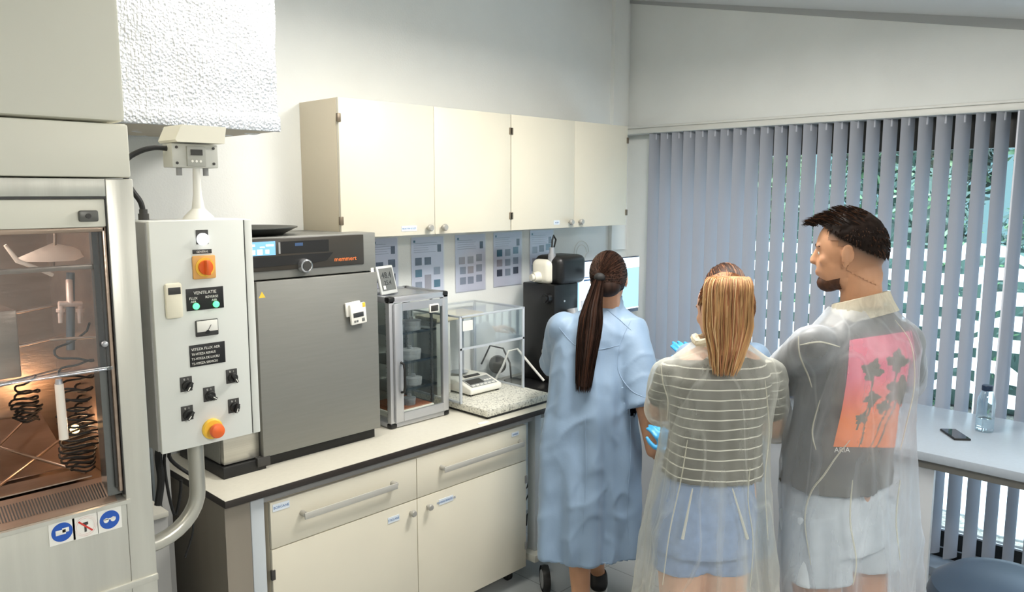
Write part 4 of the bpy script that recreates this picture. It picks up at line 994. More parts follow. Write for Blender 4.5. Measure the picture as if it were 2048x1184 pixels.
# foil wrapped duct
def foil():
    m = mat('aluminium_foil', srgb(214, 217, 222), .42, metal=.65); nt = m.node_tree; b = nt.nodes['Principled BSDF']; N = nt.nodes.new; L = nt.links.new
    t = N('ShaderNodeTexCoord'); mp = N('ShaderNodeMapping'); mp.inputs['Scale'].default_value = (1, 1, .16); L(t.outputs['Object'], mp.inputs[0])
    n = N('ShaderNodeTexNoise'); n.inputs['Scale'].default_value = 120; n.inputs['Detail'].default_value = 3; L(mp.outputs[0], n.inputs['Vector'])
    v = N('ShaderNodeTexVoronoi'); v.inputs['Scale'].default_value = 110; L(t.outputs['Object'], v.inputs['Vector'])
    a = N('ShaderNodeMath'); a.operation = 'MULTIPLY_ADD'; a.inputs[1].default_value = .6; L(v.outputs['Distance'], a.inputs[0]); L(n.outputs['Fac'], a.inputs[2])
    bp = N('ShaderNodeBump'); bp.inputs['Strength'].default_value = 1; bp.inputs['Distance'].default_value = .006; L(a.outputs[0], bp.inputs['Height']); L(bp.outputs[0], b.inputs['Normal'])
    return m
fa = P(258, 240, y=2.6); fb = P(557, 262, y=2.6)
fd = thing('insulated_duct', (1.1, 2.9, fb.z), 'bulky silver foil wrapped ventilation duct above the control box', 'duct')
mb = MB()
nx, nz = 60, 60
def wob(p): return p + V(noise.noise(p * 9) * .008, noise.noise(p * 9 + V(5, 5, 5)) * .008, noise.noise(p * 11 + V(9, 1, 1)) * .008)
t = bmesh.new(); bmesh.ops.create_cube(t, size=1.0, matrix=Matrix.Translation(((.6 + fb.x) / 2, 2.905, (fb.z + 3.12) / 2)) @ Matrix.Diagonal((fb.x - .6, .61, 3.12 - fb.z, 1)))
bmesh.ops.subdivide_edges(t, edges=t.edges[:], cuts=40, use_grid_fill=True)
for v in t.verts: v.co = wob(v.co)
mb.merge(t, None, True)
obj('foil_wrap', mb, foil(), fd, sharp=1.2)
obj('bottom_tape', MB().box((.62, 2.60, fb.z - .002), (fb.x - .004, 3.18, fb.z + .0), .0), mat('tan_tape', srgb(196, 186, 168), .6), fd)
obj('edge_tape', B((.62, 2.588, fb.z - .004), (fb.x + .004, 2.604, fb.z + .05), .004), foil(), fd)

# ================================================================ CONTROL BOX
YB = 2.15; b0, b1 = .824, 1.116; z0, z1 = 1.262, 1.905
cb_ = thing('control_box', ((b0 + b1) / 2, 2.25, z0), 'tall light grey electrical control box with switches and red emergency button', 'control box')
obj('enclosure', B((b0, YB + .012, z0 + .002), (b1 - .002, YB + .2, z1), .004), BOXS, cb_)
dr = obj('front_door', MB().box((b0, YB, z0), (b1 - .024, YB + .012, z1), .003).box((b1 - .0215, YB, z0), (b1 + .002, YB + .02, z1 - .002), .003), BOXG, cb_)
obj('door_seam', B((b1 - .024, YB + .002, z0 + .003), (b1 - .0215, YB + .012, z1 - .003)), DARK, cb_)
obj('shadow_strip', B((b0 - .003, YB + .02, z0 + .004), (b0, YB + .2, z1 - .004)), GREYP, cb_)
def C(u, v): return P(u, v, y=YB)
def plate(name, u, v, w, h, m_, par=dr, d=.002, bev=.001):
    c = C(u, v); return obj(name, B((c.x - w / 2, YB - d, c.z - h / 2), (c.x + w / 2, YB, c.z + h / 2), bev), m_, par), c
p_, c = plate('lamp_plate', 404, 474, .035, .04, DARK)
obj('white_lamp', MB().lathe([(.017, -.002), (.017, -.008), (.014, -.014), (.001, -.017)], (c.x, YB, c.z - .006), 28, 'Y'), WHTL, p_)
p_, c = plate('switch_label', 404, 503, .055, .012, DARK)
text('lettering', 'GENERAL', .008, (c.x, YB - .0024, c.z - .003), PLW, p_, align='CENTER')
p_, c = plate('main_switch', 407, 534, .066, .066, TAPEY, d=.008, bev=.004)
obj('yellow_ring', MB().lathe([(.027, -.008), (.027, -.011), (.001, -.011)], (c.x, YB, c.z), 32, 'Y'), YELLOW, p_)
obj('red_handle', MB().lathe([(.020, -.010), (.020, -.018), (.001, -.019)], (c.x, YB, c.z), 32, 'Y').box((c.x - .006, YB - .036, c.z - .021), (c.x + .006, YB - .016, c.z + .021), .003), ORANGE, p_)
p_, c = plate('ventilation_plate', 410, 597, .108, .062, BLACK)
text('lettering', 'VENTILATIE', .0125, (c.x, YB - .0024, c.z + .014), PLW, p_, align='CENTER')
text('lettering', 'FLUX', .010, (c.x - .046, YB - .0024, c.z + .0), PLW, p_); text('lettering', 'REVERSE', .010, (c.x + .0, YB - .0024, c.z + .001), PLW, p_)
text('lettering', 'AER', .009, (c.x - .042, YB - .0024, c.z - .009), PLW, p_); text('lettering', 'AER', .009, (c.x + .018, YB - .0024, c.z - .009), PLW, p_)
for dx in (-.028, .03):
    g_ = obj('indicator_lamp', MB().lathe([(.009, -.002), (.009, -.006), (.006, -.009), (.001, -.010)], (c.x + dx, YB, c.z - .019), 20, 'Y'), GRNL, p_)
p_, c = plate('air_meter', 413, 655, .066, .047, DARK, d=.006, bev=.003)
obj('dial', B((c.x - .030, YB - .008, c.z - .010), (c.x + .030, YB - .005, c.z + .021), .001), PLW, p_)
obj('needle', MB().cyl((c.x, YB - .0088, c.z - .008), (c.x + .010, YB - .0088, c.z + .008), .0008).cyl((c.x, YB - .009, c.z - .012), (c.x, YB - .006, c.z - .012), .006), BLACK, p_)
p_, c = plate('speed_plate', 415, 708, .104, .062, BLACK)
for k, s in enumerate(('VITEZA FLUX AER', 'T0-VITEZA REPAUS', 'T1-VITEZA DE LUCRU', 'T2-VITEZA SERVICIU')):
    text('lettering', s, .0095 if k else .0105, (c.x - .047, YB - .0024, c.z + .015 - k * .0135), PLW, p_, sxx=.88 if k else 1.0)
for k, (u, v) in enumerate(((372, 768), (463, 752), (418, 788), (374, 826), (467, 811))):
    p_, c = plate('switch_plate', u, v, .034, .042, DARK)
    text('lettering', '0   1', .008, (c.x, YB - .0024, c.z + .011), PLW, p_, align='CENTER')
    mb = MB().lathe([(.0145, -.002), (.0145, -.008), (.012, -.012), (.001, -.012)], (c.x + .002, YB, c.z - .005), 24, 'Y'); mb.box((-.004, -.024, -.014), (.004, -.010, .014), .002, mtx=Matrix.Translation((c.x + .002, YB, c.z - .005)) @ Matrix.Rotation(radians((35, -30, -55, 40, 20)[k]), 4, 'Y'))
    s_ = obj('rotary_switch', mb, BLACK, p_)
    obj('pointer', MB().box((-.0012, -.0246, -.012), (.0012, -.0238, .0), 0, mtx=Matrix.Translation((c.x + .002, YB, c.z - .005)) @ Matrix.Rotation(radians((35, -30, -55, 40, 20)[k]), 4, 'Y')), PLW, s_)
c = C(424, 857)
e_ = obj('emergency_collar', MB().lathe([(.030, 0), (.030, -.006), (.026, -.009), (.001, -.009)], (c.x, YB, c.z), 36, 'Y'), YELLOW, dr)
obj('emergency_button', MB().lathe([(.010, -.009), (.010, -.024), (.020, -.028), (.0215, -.034), (.019, -.042), (.010, -.046), (.001, -.047)], (c.x, YB, c.z), 36, 'Y'), ORANGE, e_, label='orange-red mushroom button')
# handheld thermometer
c = C(345, 601)
rm = thing('wall_thermometer', (c.x, YB, c.z - .05), 'small cream handheld remote stuck to the left of the control box door', 'remote control')
obj('case', B((c.x - .0235, YB - .016, c.z - .049), (c.x + .0235, YB - .0005, c.z + .049), .011), mat('remote_cream', srgb(236, 230, 208), .4), rm)
obj('display', B((c.x - .017, YB - .017, c.z + .018), (c.x + .017, YB - .0155, c.z + .037), .001), DARK, rm)
# support arm: bent steel pipe from the chamber to the box
a = P(400, 905, y=2.22)
path = [V(a.x, 2.25, z0 + .004), V(a.x, 2.25, 1.16), V(a.x + .0, 2.25, 1.10)]
for k in range(1, 9):
    t = k / 8 * pi / 2; path.append(V(a.x - .15 * (1 - cos(t)), 2.25, 1.10 - .13 * sin(t)))
path.append(V(.72, 2.25, .955))
obj('support_arm', MB().tube(path, .023, 20), mat('pipe_steel', srgb(190, 188, 178), .3, metal=.6), cb_)
# sensor box on a pole on top
sc_ = P(388, 312, y=2.25)
sn = thing('air_sensor', (sc_.x, 2.26, z1), 'small grey transmitter box on a white funnel above the control box', 'sensor')
obj('funnel', MB().lathe([(.045, 0), (.040, .008), (.018, .03), (.012, .07), (.010, .145)], (1.01, 2.26, z1), 30), PLW, sn)
obj('case', B((.932, 2.235, 2.052), (1.066, 2.30, 2.118), .003), mat('sensor_grey', srgb(198, 198, 190), .4), sn)
fp = obj('front_plate', B((.972, 2.228, 2.056), (1.026, 2.236, 2.112), .001), mat('sensor_panel', srgb(170, 170, 162), .4), sn)
obj('display', B((.982, 2.226, 2.087), (1.016, 2.229, 2.103), 0), DARK, fp)
mb = MB()
for k in range(3): mb.cyl((.986 + k * .012, 2.227, 2.070), (.986 + k * .012, 2.230, 2.070), .0035)
obj('button', mb, PLW, fp)
mb = MB()
for x in (.945, 1.052):
    for z in (2.064, 2.108): mb.cyl((x, 2.233, z), (x, 2.237, z), .004)
obj('screws', mb, DARK, sn)
obj('cable_glands', MB().cyl((.962, 2.265, 2.03), (.962, 2.265, 2.053), .008).cyl((1.04, 2.265, 2.03), (1.04, 2.265, 2.053), .008), PLG, sn)
obj('rain_lid', MB().prism([V(.94, 2.215, 2.122), V(1.078, 2.215, 2.122), V(1.078, 2.215, 2.128), V(1.085, 2.215, 2.17), V(.955, 2.215, 2.17), V(.935, 2.215, 2.128)], (0, .12, 0)), mat('lid_cream', srgb(234, 230, 214), .4), sn)
# black cable from sensor to box
pts = [V(.935, 2.27, 2.105), V(.90, 2.27, 2.106), V(.86, 2.27, 2.095), V(.822, 2.27, 2.07), V(.815, 2.27, 2.03), V(.83, 2.27, 1.99), V(.852, 2.27, 1.955), V(.858, 2.27, 1.92), V(.858, 2.27, z1 + .001)]
def smooth(pts, n=6):
    out = []
    for i in range(len(pts) - 1):
        p0 = pts[max(i - 1, 0)]; p1 = pts[i]; p2 = pts[i + 1]; p3 = pts[min(i + 2, len(pts) - 1)]
        for k in range(n):
            t = k / n; out.append(.5 * ((2 * p1) + (p2 - p0) * t + (2 * p0 - 5 * p1 + 4 * p2 - p3) * t * t + (3 * p1 - p0 - 3 * p2 + p3) * t ** 3))
    out.append(pts[-1]); return out
cbk = thing('sensor_cable', (.858, 2.27, z1), 'black curved cable running from the sensor down into the control box top', 'cable')
obj('cable', MB().tube(smooth(pts), .0075, 10), BLACK, cbk)
obj('cable_gland', MB().cyl((.858, 2.27, z1), (.858, 2.27, z1 + .018), .014).cyl((.858, 2.27, z1 + .018), (.858, 2.27, z1 + .03), .011), DARK, cbk)
# cables and stuff below the box
for k, (pp, r, lab) in enumerate((([(318, 900), (322, 960), (316, 1010)], .012, 'thick black cable hanging below the control box beside the chamber'), ([(330, 905), (335, 975), (350, 1030), (360, 990), (362, 960)], .005, 'thin black cable looping below the control box'),
                     ([(338, 912), (385, 952)], .006, 'straight black cable slanting from under the control box to the bench'), ([(385, 905), (383, 1000), (386, 1060), (370, 1115)], .0035, 'thin black cable hanging behind the bent steel pipe'))):
    pts = [P(u, v, y=2.45) for u, v in pp]
    if k == 0: pts[-1] = pts[-1] + V(0, 0, -.0)
    pts = [V(pts[0].x, 2.32, z0 + .01)] + pts
    obj('hanging_cable', MB().tube(smooth(pts), r, 8), RUB, label=lab, cat='cable')
# grey unit and posts behind, left of the bench
gu = thing('floor_cabinet', (.95, 2.9, 0), 'low grey cabinet on the floor behind the bent steel pipe', 'cabinet')
zg = P(340, 1030, y=2.75).z
obj('body', B((.80, 2.75, .02), (1.06, 3.15, zg), .004), GREYP, gu)
obj('top', B((.80, 2.74, zg), (1.06, 3.15, zg + .02), .003), mat('grey_top', srgb(178, 176, 166), .5), gu)
obj('bracket', B((.83, 2.76, zg + .02), (.93, 2.84, zg + .06), .004), RUB, gu)
gp = thing('grey_upright', (1.12, 3.0, 0), 'pair of grey metal uprights against the wall behind the steel pipe', 'post')
obj('post', B((1.085, 2.86, 0), (1.12, 2.92, 1.24)), GREYP, gp)
obj('post', B((1.125, 3.05, 0), (1.17, 3.10, 1.24)), mat('upright_pale', srgb(150, 160, 166), .5), gp)
# ================================================================ PEOPLE
F0 = V(CF.x, CF.y, 0).normalized(); R0 = V(F0.y, -F0.x, 0); UP = V(0, 0, 1)
def axes(yaw):
    a = radians(yaw); f = F0 * cos(a) - R0 * sin(a); r = R0 * cos(a) + F0 * sin(a); return r, f
def basis(r, f, u): return Matrix((r, f, u)).transposed()
SKIN = mat('skin', srgb(214, 168, 140), .5, nscale=18, namt=.05, sss=.08)
SKIN2 = mat('skin_tan', srgb(196, 146, 112), .5, nscale=18, namt=.05, sss=.08)
def remesh(mb, vox, smooth=4, fac=.5):
    me = bpy.data.meshes.new('tmp'); mb.bm.to_mesh(me); mb.bm.free()
    o = bpy.data.objects.new('tmp', me); COL.objects.link(o)
    m = o.modifiers.new('r', 'REMESH'); m.mode = 'VOXEL'; m.voxel_size = vox; m.use_smooth_shade = True
    if smooth:
        s = o.modifiers.new('s', 'SMOOTH'); s.factor = fac; s.iterations = smooth
    dg = bpy.context.evaluated_depsgraph_get(); dg.update()
    r = bpy.data.meshes.new_from_object(o.evaluated_get(dg))
    bpy.data.objects.remove(o); bpy.data.meshes.remove(me)
    r.materials.clear()
    for p in r.polygons: p.use_smooth = True; p.material_index = 0
    return r
def cut(me, test):
    """drop faces whose centre passes test"""
    bm = bmesh.new(); bm.from_mesh(me)
    fs = [f for f in bm.faces if test(f.calc_center_median())]
    bmesh.ops.delete(bm, geom=fs, context='FACES'); bm.to_mesh(me); bm.free(); return me
def warp(me, fn):
    bm = bmesh.new(); bm.from_mesh(me); bm.normal_update()
    new = [(v, fn(v.co.copy(), v.normal.copy())) for v in bm.verts]
    for v, c in new: v.co = c
    bm.to_mesh(me); bm.free(); return me
def limb(mb, pts, rs, seg=16):
    for i in range(len(pts)):
        mb.sph(pts[i], rs[i] * .995, 2)
        if i: mb.cyl(pts[i - 1], pts[i], rs[i - 1], rs[i], seg)
def ring(c, r, f, hw, hd, n=28, p=2.3):
    out = []
    for k in range(n):
        a = 2 * pi * k / n; ca, sa = cos(a), sin(a)
        out.append(c + r * (hw * math.copysign(abs(ca) ** (2 / p), ca)) + f * (hd * math.copysign(abs(sa) ** (2 / p), sa)))
    return out
def rings(mb, spec, infl=0., n=28):
    mb.loft([ring(c, r, f, hw + infl, hd + infl, n) for (c, r, f, hw, hd) in spec])
def head(mb, c, r, f, u, s=1.0):
    b = basis(r, f, u)
    L = lambda x, y, z: c + (r * x + f * y + u * z) * s
    mb.sph(L(0, 0, .005), (.075 * s, .096 * s, .098 * s), 4, b)
    mb.sph(L(0, .030, -.050), (.062 * s, .066 * s, .072 * s), 3, b)
    mb.sph(L(0, .060, -.103), (.034 * s, .030 * s, .024 * s), 3, b)
    mb.sph(L(0, .015, -.092), (.050 * s, .058 * s, .034 * s), 3, b)
    mb.sph(L(0, .083, .012), (.050 * s, .014 * s, .012 * s), 3, b)
    mb.cyl(L(0, .086, .006), L(0, .105, -.034), .009 * s, .013 * s, 12); mb.sph(L(0, .103, -.038), (.016 * s, .014 * s, .010 * s), 2, b)
    mb.sph(L(0, .092, -.068), (.023 * s, .009 * s, .006 * s), 2, b); mb.sph(L(0, .090, -.078), (.020 * s, .009 * s, .006 * s), 2, b)
    for sd in (-1, 1):
        mb.sph(L(sd * .040, .064, -.032), (.022 * s, .018 * s, .022 * s), 2, b)
        e = basis((r * sd + f * -.45).normalized(), (f + r * sd * .45).normalized(), (u + f * -.18).normalized())
        mb.sph(L(sd * .079, -.006, -.020), (.006 * s, .017 * s, .030 * s), 3, e)
        for k in range(12):   # outer rim of the ear
            a = k / 11 * 4.0 - .6
            mb.sph(L(sd * .084, -.008 - .016 * cos(a - .2), -.014 + .028 * sin(a - .2)), (.0045 * s,) * 3, 1)
        mb.sph(L(sd * .078, .002, -.046), (.006 * s, .008 * s, .010 * s), 2, b)
    return L
def hand(mb, w, d, n, side, s=1.0, curl=.5):
    """w wrist, d pointing direction, n back-of-hand normal, side towards the thumb"""
    d = d.normalized(); side = (side - d * side.dot(d)).normalized(); n = d.cross(side)
    b = basis(side, d, n)
    mb.sph(w + d * .045 * s, (.038 * s, .050 * s, .016 * s), 3, b); mb.sph(w + d * .010 * s, (.026 * s, .03 * s, .019 * s), 2, b)
    for k, (x, l) in enumerate(((.028, .072), (.010, .080), (-.009, .075), (-.027, .058))):
        p = w + d * (.084 - .006 * abs(k - 1)) * s + side * x * s; dd = d.copy(); pts = [w + d * .05 * s + side * x * .8 * s, p]
        for q, fr in enumerate((.45, .32, .23)):
            a = curl * (.7, 1.0, .7)[q] * (1 + .12 * (k - 1)); dd = (dd * cos(a) - n * sin(a)).normalized(); p = p + dd * l * fr * s; pts.append(p)
            n_ = n
            if q < 2: n = (n * cos(a) + dd * sin(a) * 0 + n * 0).normalized() if False else n
        limb(mb, pts, [.0095 * s, .0092 * s, .0085 * s, .0078 * s, .0068 * s], 10)
    q0 = w + d * .02 * s + side * .026 * s; q1 = q0 + (d * .6 + side * .65 - n * .3).normalized() * .034 * s; q2 = q1 + (d * .85 + side * .25 - n * .35).normalized() * .028 * s; q3 = q2 + (d * .9 - side * .05 - n * .4).normalized() * .022 * s
    limb(mb, [q0, q1, q2, q3], [.014 * s, .011 * s, .0095 * s, .0078 * s], 10)
def foot(mb, ankle, f, s=1.0):
    g = V(ankle.x, ankle.y, 0)
    limb(mb, [ankle, g + V(0, 0, .045) - f * .03, g + V(0, 0, .035) + f * .05, g + V(0, 0, .028) + f * .15], [.04 * s, .038 * s, .036 * s, .027 * s])
def strand_mesh(paths, r, seg=3, nm=1, rng=random):
    mb = MB()
    for p in paths:
        mb.mi = rng.randrange(nm) if nm > 1 else 0
        n = len(p); mb.tube(p, [r * (1 if i < n - 1 else .25) for i in range(n)], seg)
    return mb
def hairmat(name, col, var=.3):
    m = mat(name, col, .55, nscale=60, namt=var, spec=.25, stretch=(1, 1, .15)); return m
def scalp_strands(c, r, f, u, rad, tiedir, n, rng, sel, wav=.02, off=1.0, steps=9, end=1.0):
    """strands combed over the skull towards tiedir (unit vector, head frame x,y,z)"""
    out = []; b = basis(r, f, u); td = Vector(tiedir).normalized()
    while len(out) < n:
        d = V(rng.gauss(0, 1), rng.gauss(0, 1), rng.gauss(0, 1)).normalized()
        if not sel(d) or d.angle(td) < .12: continue
        p = []; q = V(rng.uniform(-1, 1), rng.uniform(-1, 1), rng.uniform(-1, 1)) * wav
        for k in range(steps):
            t = k / (steps - 1) * end; e = d.slerp(td, t) if d.angle(td) < 3.0 else d
            e = (e + q * sin(t * pi)).normalized()
            k_ = off * (1 + rng.uniform(0, .012))
            p.append(c + b @ V(e.x * rad[0] * k_, e.y * rad[1] * k_, e.z * rad[2] * k_))
        out.append(p)
    return out
def fall_strands(cf, W_, T_, r, bk, n, rng, steps=14, tip=.12, wav=.006):
    out = []
    for _ in range(n):
        a = rng.uniform(0, 2 * pi); q = sqrt(rng.random()) ; x = q * cos(a); y = q * sin(a); ln = 1 - tip * rng.random(); ph = rng.uniform(0, 6); p = []
        for k in range(steps):
            t = k / (steps - 1) * ln
            c = cf(t); w = W_(t); h = T_(t)
            p.append(c + r * (x * w + wav * sin(t * 5 + ph)) + bk * (y * h + wav * .5 * cos(t * 4 + ph)))
        out.append(p)
    return out
def folds(axis, amp, nf=9, seed=0., wr=.004, sc=9.):
    """fn(co, normal): vertical folds round the axis(z) plus small crumples"""
    def fn(p, n):
        c = axis(p.z); th = atan2(p.y - c.y, p.x - c.x)
        a = amp(p.z)
        ph = noise.noise(V(cos(th) * 1.3, sin(th) * 1.3, p.z * .9 + seed)) * 3.2
        s = sin(nf * th + ph) + .5 * sin(nf * 2 * th - ph * 1.4 + 1.)
        s = math.copysign(abs(s) ** .8, s)
        w = noise.noise(p * sc + V(seed, 0, 0)) + .5 * noise.noise(p * sc * 2.3 + V(0, seed, 0))
        h = V(n.x, n.y, n.z * .3 if abs(n.z) < .7 else 0.)
        rdg = 1 - abs(noise.noise(V(p.x * 5 + p.z, p.y * 5 - p.z, p.z * 2.2 + seed * 2))) * 4
        rd2 = 1 - abs(noise.noise(V(p.x * 11, p.y * 11 + p.z * 4, p.z * 6 + seed * 3))) * 4
        return p + h * (a * s + wr * w + wr * .9 * max(0, rdg) + wr * .4 * max(0, rd2))
    return fn
def lerp_axis(spec):
    s = sorted([(c.z, c) for (c, *_r) in spec], key=lambda q: q[0])
    def f(z):
        if z <= s[0][0]: return s[0][1]
        for i in range(len(s) - 1):
            if z <= s[i + 1][0]:
                t = (z - s[i][0]) / (s[i + 1][0] - s[i][0] + 1e-9); return s[i][1].lerp(s[i + 1][1], t)
        return s[-1][1]
    return f
def eyes(root, L, s=1.0):
    for sd in (-1, 1):
        e = obj('eye', MB().sph(L(sd * .030, .076, -.010), .0105 * s, 2), mat('eye_white', srgb(232, 228, 222), .2), root)
        obj('iris', MB().sph(L(sd * .030, .0825, -.010), .0052 * s, 2), mat('iris_brown', srgb(60, 40, 28), .2), e)
        obj('eyebrow', MB().tube([L(sd * .016, .094, .010), L(sd * .032, .091, .015), L(sd * .048, .078, .010)], [.003, .004, .002], 6), mat('brow_hair', srgb(48, 34, 26), .7), root)
def seam_creases(me, root, lines, r_, m_, parent, name='seam'):
    bm = bmesh.new(); bm.from_mesh(me); bvh = BVHTree.FromBMesh(bm); bm.free(); inv = wm(root).inverted(); og = inv @ CAM
    for ln in lines:
        sp = smooth([V(a, b, 0) for a, b in ln], 8); out = []
        for q in sp:
            h = bvh.ray_cast(og, (inv.to_3x3() @ ray(q.x, q.y)).normalized())
            if h[0] is not None and (not out or (h[0] - out[-1]).length < .08): out.append(h[0] + h[1] * r_ * .2)
        if len(out) > 4: obj(name, MB().tube(out, [r_ * sin(pi * (i + .6) / (len(out) + .2)) ** .4 for i in range(len(out))], 6), m_, parent, local=True)
BLUEGL = mat('nitrile_blue', srgb(70, 165, 222), .4)
COATB = mat('coat_blue', srgb(128, 151, 176), .55, nscale=2, namt=.03, sheen=.15, bump=.05, bscale=90)
SHOE = mat('shoe_black', srgb(26, 26, 28), .5); SOLE = mat('sole_white', srgb(228, 228, 226), .5)
def shoe(root, ankle, f, m1=None):
    mb = MB(); g = V(ankle.x, ankle.y, 0)
    limb(mb, [V(ankle.x, ankle.y, .085), g + V(0, 0, .05) - f * .025, g + V(0, 0, .048) + f * .06, g + V(0, 0, .042) + f * .165], [.048, .046, .044, .034])
    me = remesh(mb, .007, 4); cut(me, lambda p: p.z > .105); s = obj('shoe', me, m1 or SHOE, root)
    r = V(f.y, -f.x, 0)
    o = obj('sole', MB().loft([ring(g + f * y + V(0, 0, z), r, f, w, l, 24, 2.6) for (y, z, w, l) in ((.07, .001, .046, .145), (.07, .022, .05, .15), (.07, .026, .046, .146))]), SOLE, s)
    return s

# ---------------------------------------------------------------- person 1: blue coat, dark ponytail
def person_coat():
    t = .0023; d0 = 3.6
    rng = random.Random(3)
    r, f = axes(4)
    base = DZ(1180, d0, .9)
    root = thing('person', (base.x, base.y, 0), 'person with long dark ponytail in a light blue lab coat looking into the microscope', 'person', 'people seen from behind', rz=atan2(-f.x, f.y))
    # body
    mb = MB()
    rh, fh = axes(-14)
    u = (UP + fh * .28 + rh * -.06).normalized(); fh = (fh - u * fh.dot(u)).normalized(); rh = fh.cross(u)
    hc = D(1218, 553, 3.56)
    L = head(mb, hc, rh, fh, u, .98)
    nb = DZ(1216, 3.60, 1.44)
    limb(mb, [hc - u * .07 - fh * .02, nb], [.052, .058])
    cz = [(1.44, 1212, .06, .06), (1.40, 1205, .15, .08), (1.30, 1198, .165, .11), (1.12, 1190, .135, .095), (.98, 1184, .15, .11), (.86, 1180, .165, .12), (.78, 1180, .15, .11)]
    rings(mb, [(DZ(u_, d0, z), r, f, hw, hd) for z, u_, hw, hd in cz])
    hipL = DZ(1150, 3.58, .82); hipR = DZ(1208, 3.60, .82)
    kL = DZ(1158, 3.56, .47); kR = DZ(1184, 3.74, .47); aL = DZ(1164, 3.50, .09); aR = DZ(1196, 3.92, .09)
    limb(mb, [hipL, kL, kL - V(0, 0, .12) - f * .012, aL], [.085, .056, .054, .034]); limb(mb, [hipR, kR, kR - V(0, 0, .12) - f * .012, aR], [.085, .056, .054, .034])
    foot(mb, aL, f); foot(mb, aR, f)
    sL = DZ(1128, 3.60, 1.37); sR = DZ(1262, 3.58, 1.365)
    eL = DZ(1118, 3.84, 1.16); wL = DZ(1140, 3.98, 1.22)
    eR = DZ(1290, 3.46, 1.045); wR = DZ(1305, 3.50, .835)
    limb(mb, [sL, eL, wL], [.050, .040, .028]); limb(mb, [sR, eR, wR], [.050, .042, .029])
    hand(mb, wR, (DZ(1322, 3.58, .80) - wR), f, UP, .95, .35)
    hand(mb, wL, (DZ(1150, 4.08, 1.24) - wL), UP, -r, .95, .6)
    obj('body', remesh(mb, .0055, 5), SKIN2, root)
    eyes(root, L)
    shoe(root, aL, f); shoe(root, aR, f)
    # coat
    spec = [(.345, 1172, .222, .165), (.55, 1174, .222, .165), (.80, 1178, .218, .165), (1.0, 1181, .205, .16), (1.15, 1186, .198, .15), (1.28, 1193, .190, .135), (1.37, 1200, .182, .115), (1.42, 1206, .150, .092), (1.455, 1211, .09, .075), (1.475, 1214, .066, .066), (1.50, 1217, .060, .062)]
    sp_ = [(DZ(u_, d0 + .0, z), r, f, hw, hd) for z, u_, hw, hd in spec]
    mb = MB(); rings(mb, sp_, 0, 40)
    se = eR + (wR - eR).normalized() * .005
    mb.cyl(sR + (sR - eR).normalized() * .03 - r * .02, se, .082, .083, 24); mb.sph(sR - r * .01 + V(0, 0, -.01), .078, 3)
    mb.cyl(sL, eL + (eL - sL).normalized() * .03, .074, .080, 24); mb.sph(sL, .072, 3); mb.cyl(eL, wL, .07, .06, 24); mb.sph(eL, .075, 3)
    me = remesh(mb, .010, 5)
    ax = lerp_axis(sp_)
    warp(me, folds(ax, lambda z: .003 + .020 * max(0, min(1, (1.34 - z) / .9)), 5, 2.0, .010, 4.0))
    me2 = cut(me, lambda p: p.z < .352 or (p - se).length < .075 and (p - se).dot(wR - eR) > -.004)
    co = obj('lab_coat', me2, COATB, root, label='light blue lab coat')
    md = co.modifiers.new('thick', 'SOLIDIFY'); md.thickness = .003; md.offset = -1
    seam_creases(me2, root, [[(1118, 655), (1150, 690), (1190, 700), (1240, 690)], [(1262, 640), (1240, 690), (1236, 740), (1262, 780), (1290, 795)], [(1258, 800), (1262, 900), (1255, 1000), (1258, 1090)], [(1170, 830), (1172, 950), (1166, 1070)], [(1215, 620), (1240, 640), (1262, 660)]], .0022, COATB, co)
    obj('coat_collar', MB().loft([ring(DZ(u_, d0, z) - f * 0.0, r, f, hw, hd, 36) for z, u_, hw, hd in ((1.455, 1212, .085, .074), (1.485, 1215, .068, .066), (1.512, 1218, .060, .060), (1.508, 1218, .055, .055), (1.47, 1214, .06, .06))], cap=False), COATB, co)
    # pocket edge and sleeve hem lines
    obj('side_placket', MB().tube([DZ(1268 - k * 1.0, d0 - .085 + .0 * k, 1.0 - .08 * k) for k in range(8)], .003, 6), COATB, co)
    # hair
    HD = [hairmat('hair_dark', srgb(42, 27, 20), .35), hairmat('hair_dark2', srgb(66, 42, 30), .3), hairmat('hair_dark3', srgb(28, 20, 16), .3)]
    rad = (.084, .098, .106); hcc = hc - fh * .020 + u * .008; bs = basis(rh, fh, u)
    mb = MB(); mb.sph(hcc, (rad[0] * .985, rad[1] * .985, rad[2] * .985), 4, bs); mb.sph(hcc - fh * .03 - u * .055, (.062, .058, .058), 3, bs)
    obj('hair', remesh(mb, .007, 3), HD[0], root, label='dark brown hair tied back')
    td = (-.30, -.88, -.28)
    st = scalp_strands(hcc, rh, fh, u, rad, td, 650, rng, lambda d: d.y < .62 and d.z > -.62 and not (d.y > .25 and d.z < .1), .05, 1.0)
    obj('hair_strands', strand_mesh(st, .0021, 3, 3, rng), HD, root)
    tie = hcc + bs @ V(td[0] * rad[0] * 1.06, td[1] * rad[1] * 1.06, td[2] * rad[2] * 1.06)
    tt = obj('hair_tie', MB().sph(tie, (.026, .024, .022), 3, bs), RUB, root)
    cps = [tie, D(1186, 610, 3.44), D(1180, 660, 3.43), D(1172, 720, 3.43), D(1166, 785, 3.43)]
    sm = smooth(cps, 8)
    def cf(t_):
        x = t_ * (len(sm) - 1); i = min(int(x), len(sm) - 2); return sm[i].lerp(sm[i + 1], x - i)
    Wf = lambda t_: .020 + .034 * min(1, t_ * 2.6) - .022 * max(0, (t_ - .55) / .45)
    Tf = lambda t_: .016 + .008 * min(1, t_ * 3)
    mb = MB(); mb.loft([ring(cf(k / 20 * .93), R0, F0, Wf(k / 20) * .9, Tf(k / 20) * .9, 16, 2) for k in range(21)])
    pt = obj('ponytail', mb, HD[0], root, label='long straight dark brown ponytail')
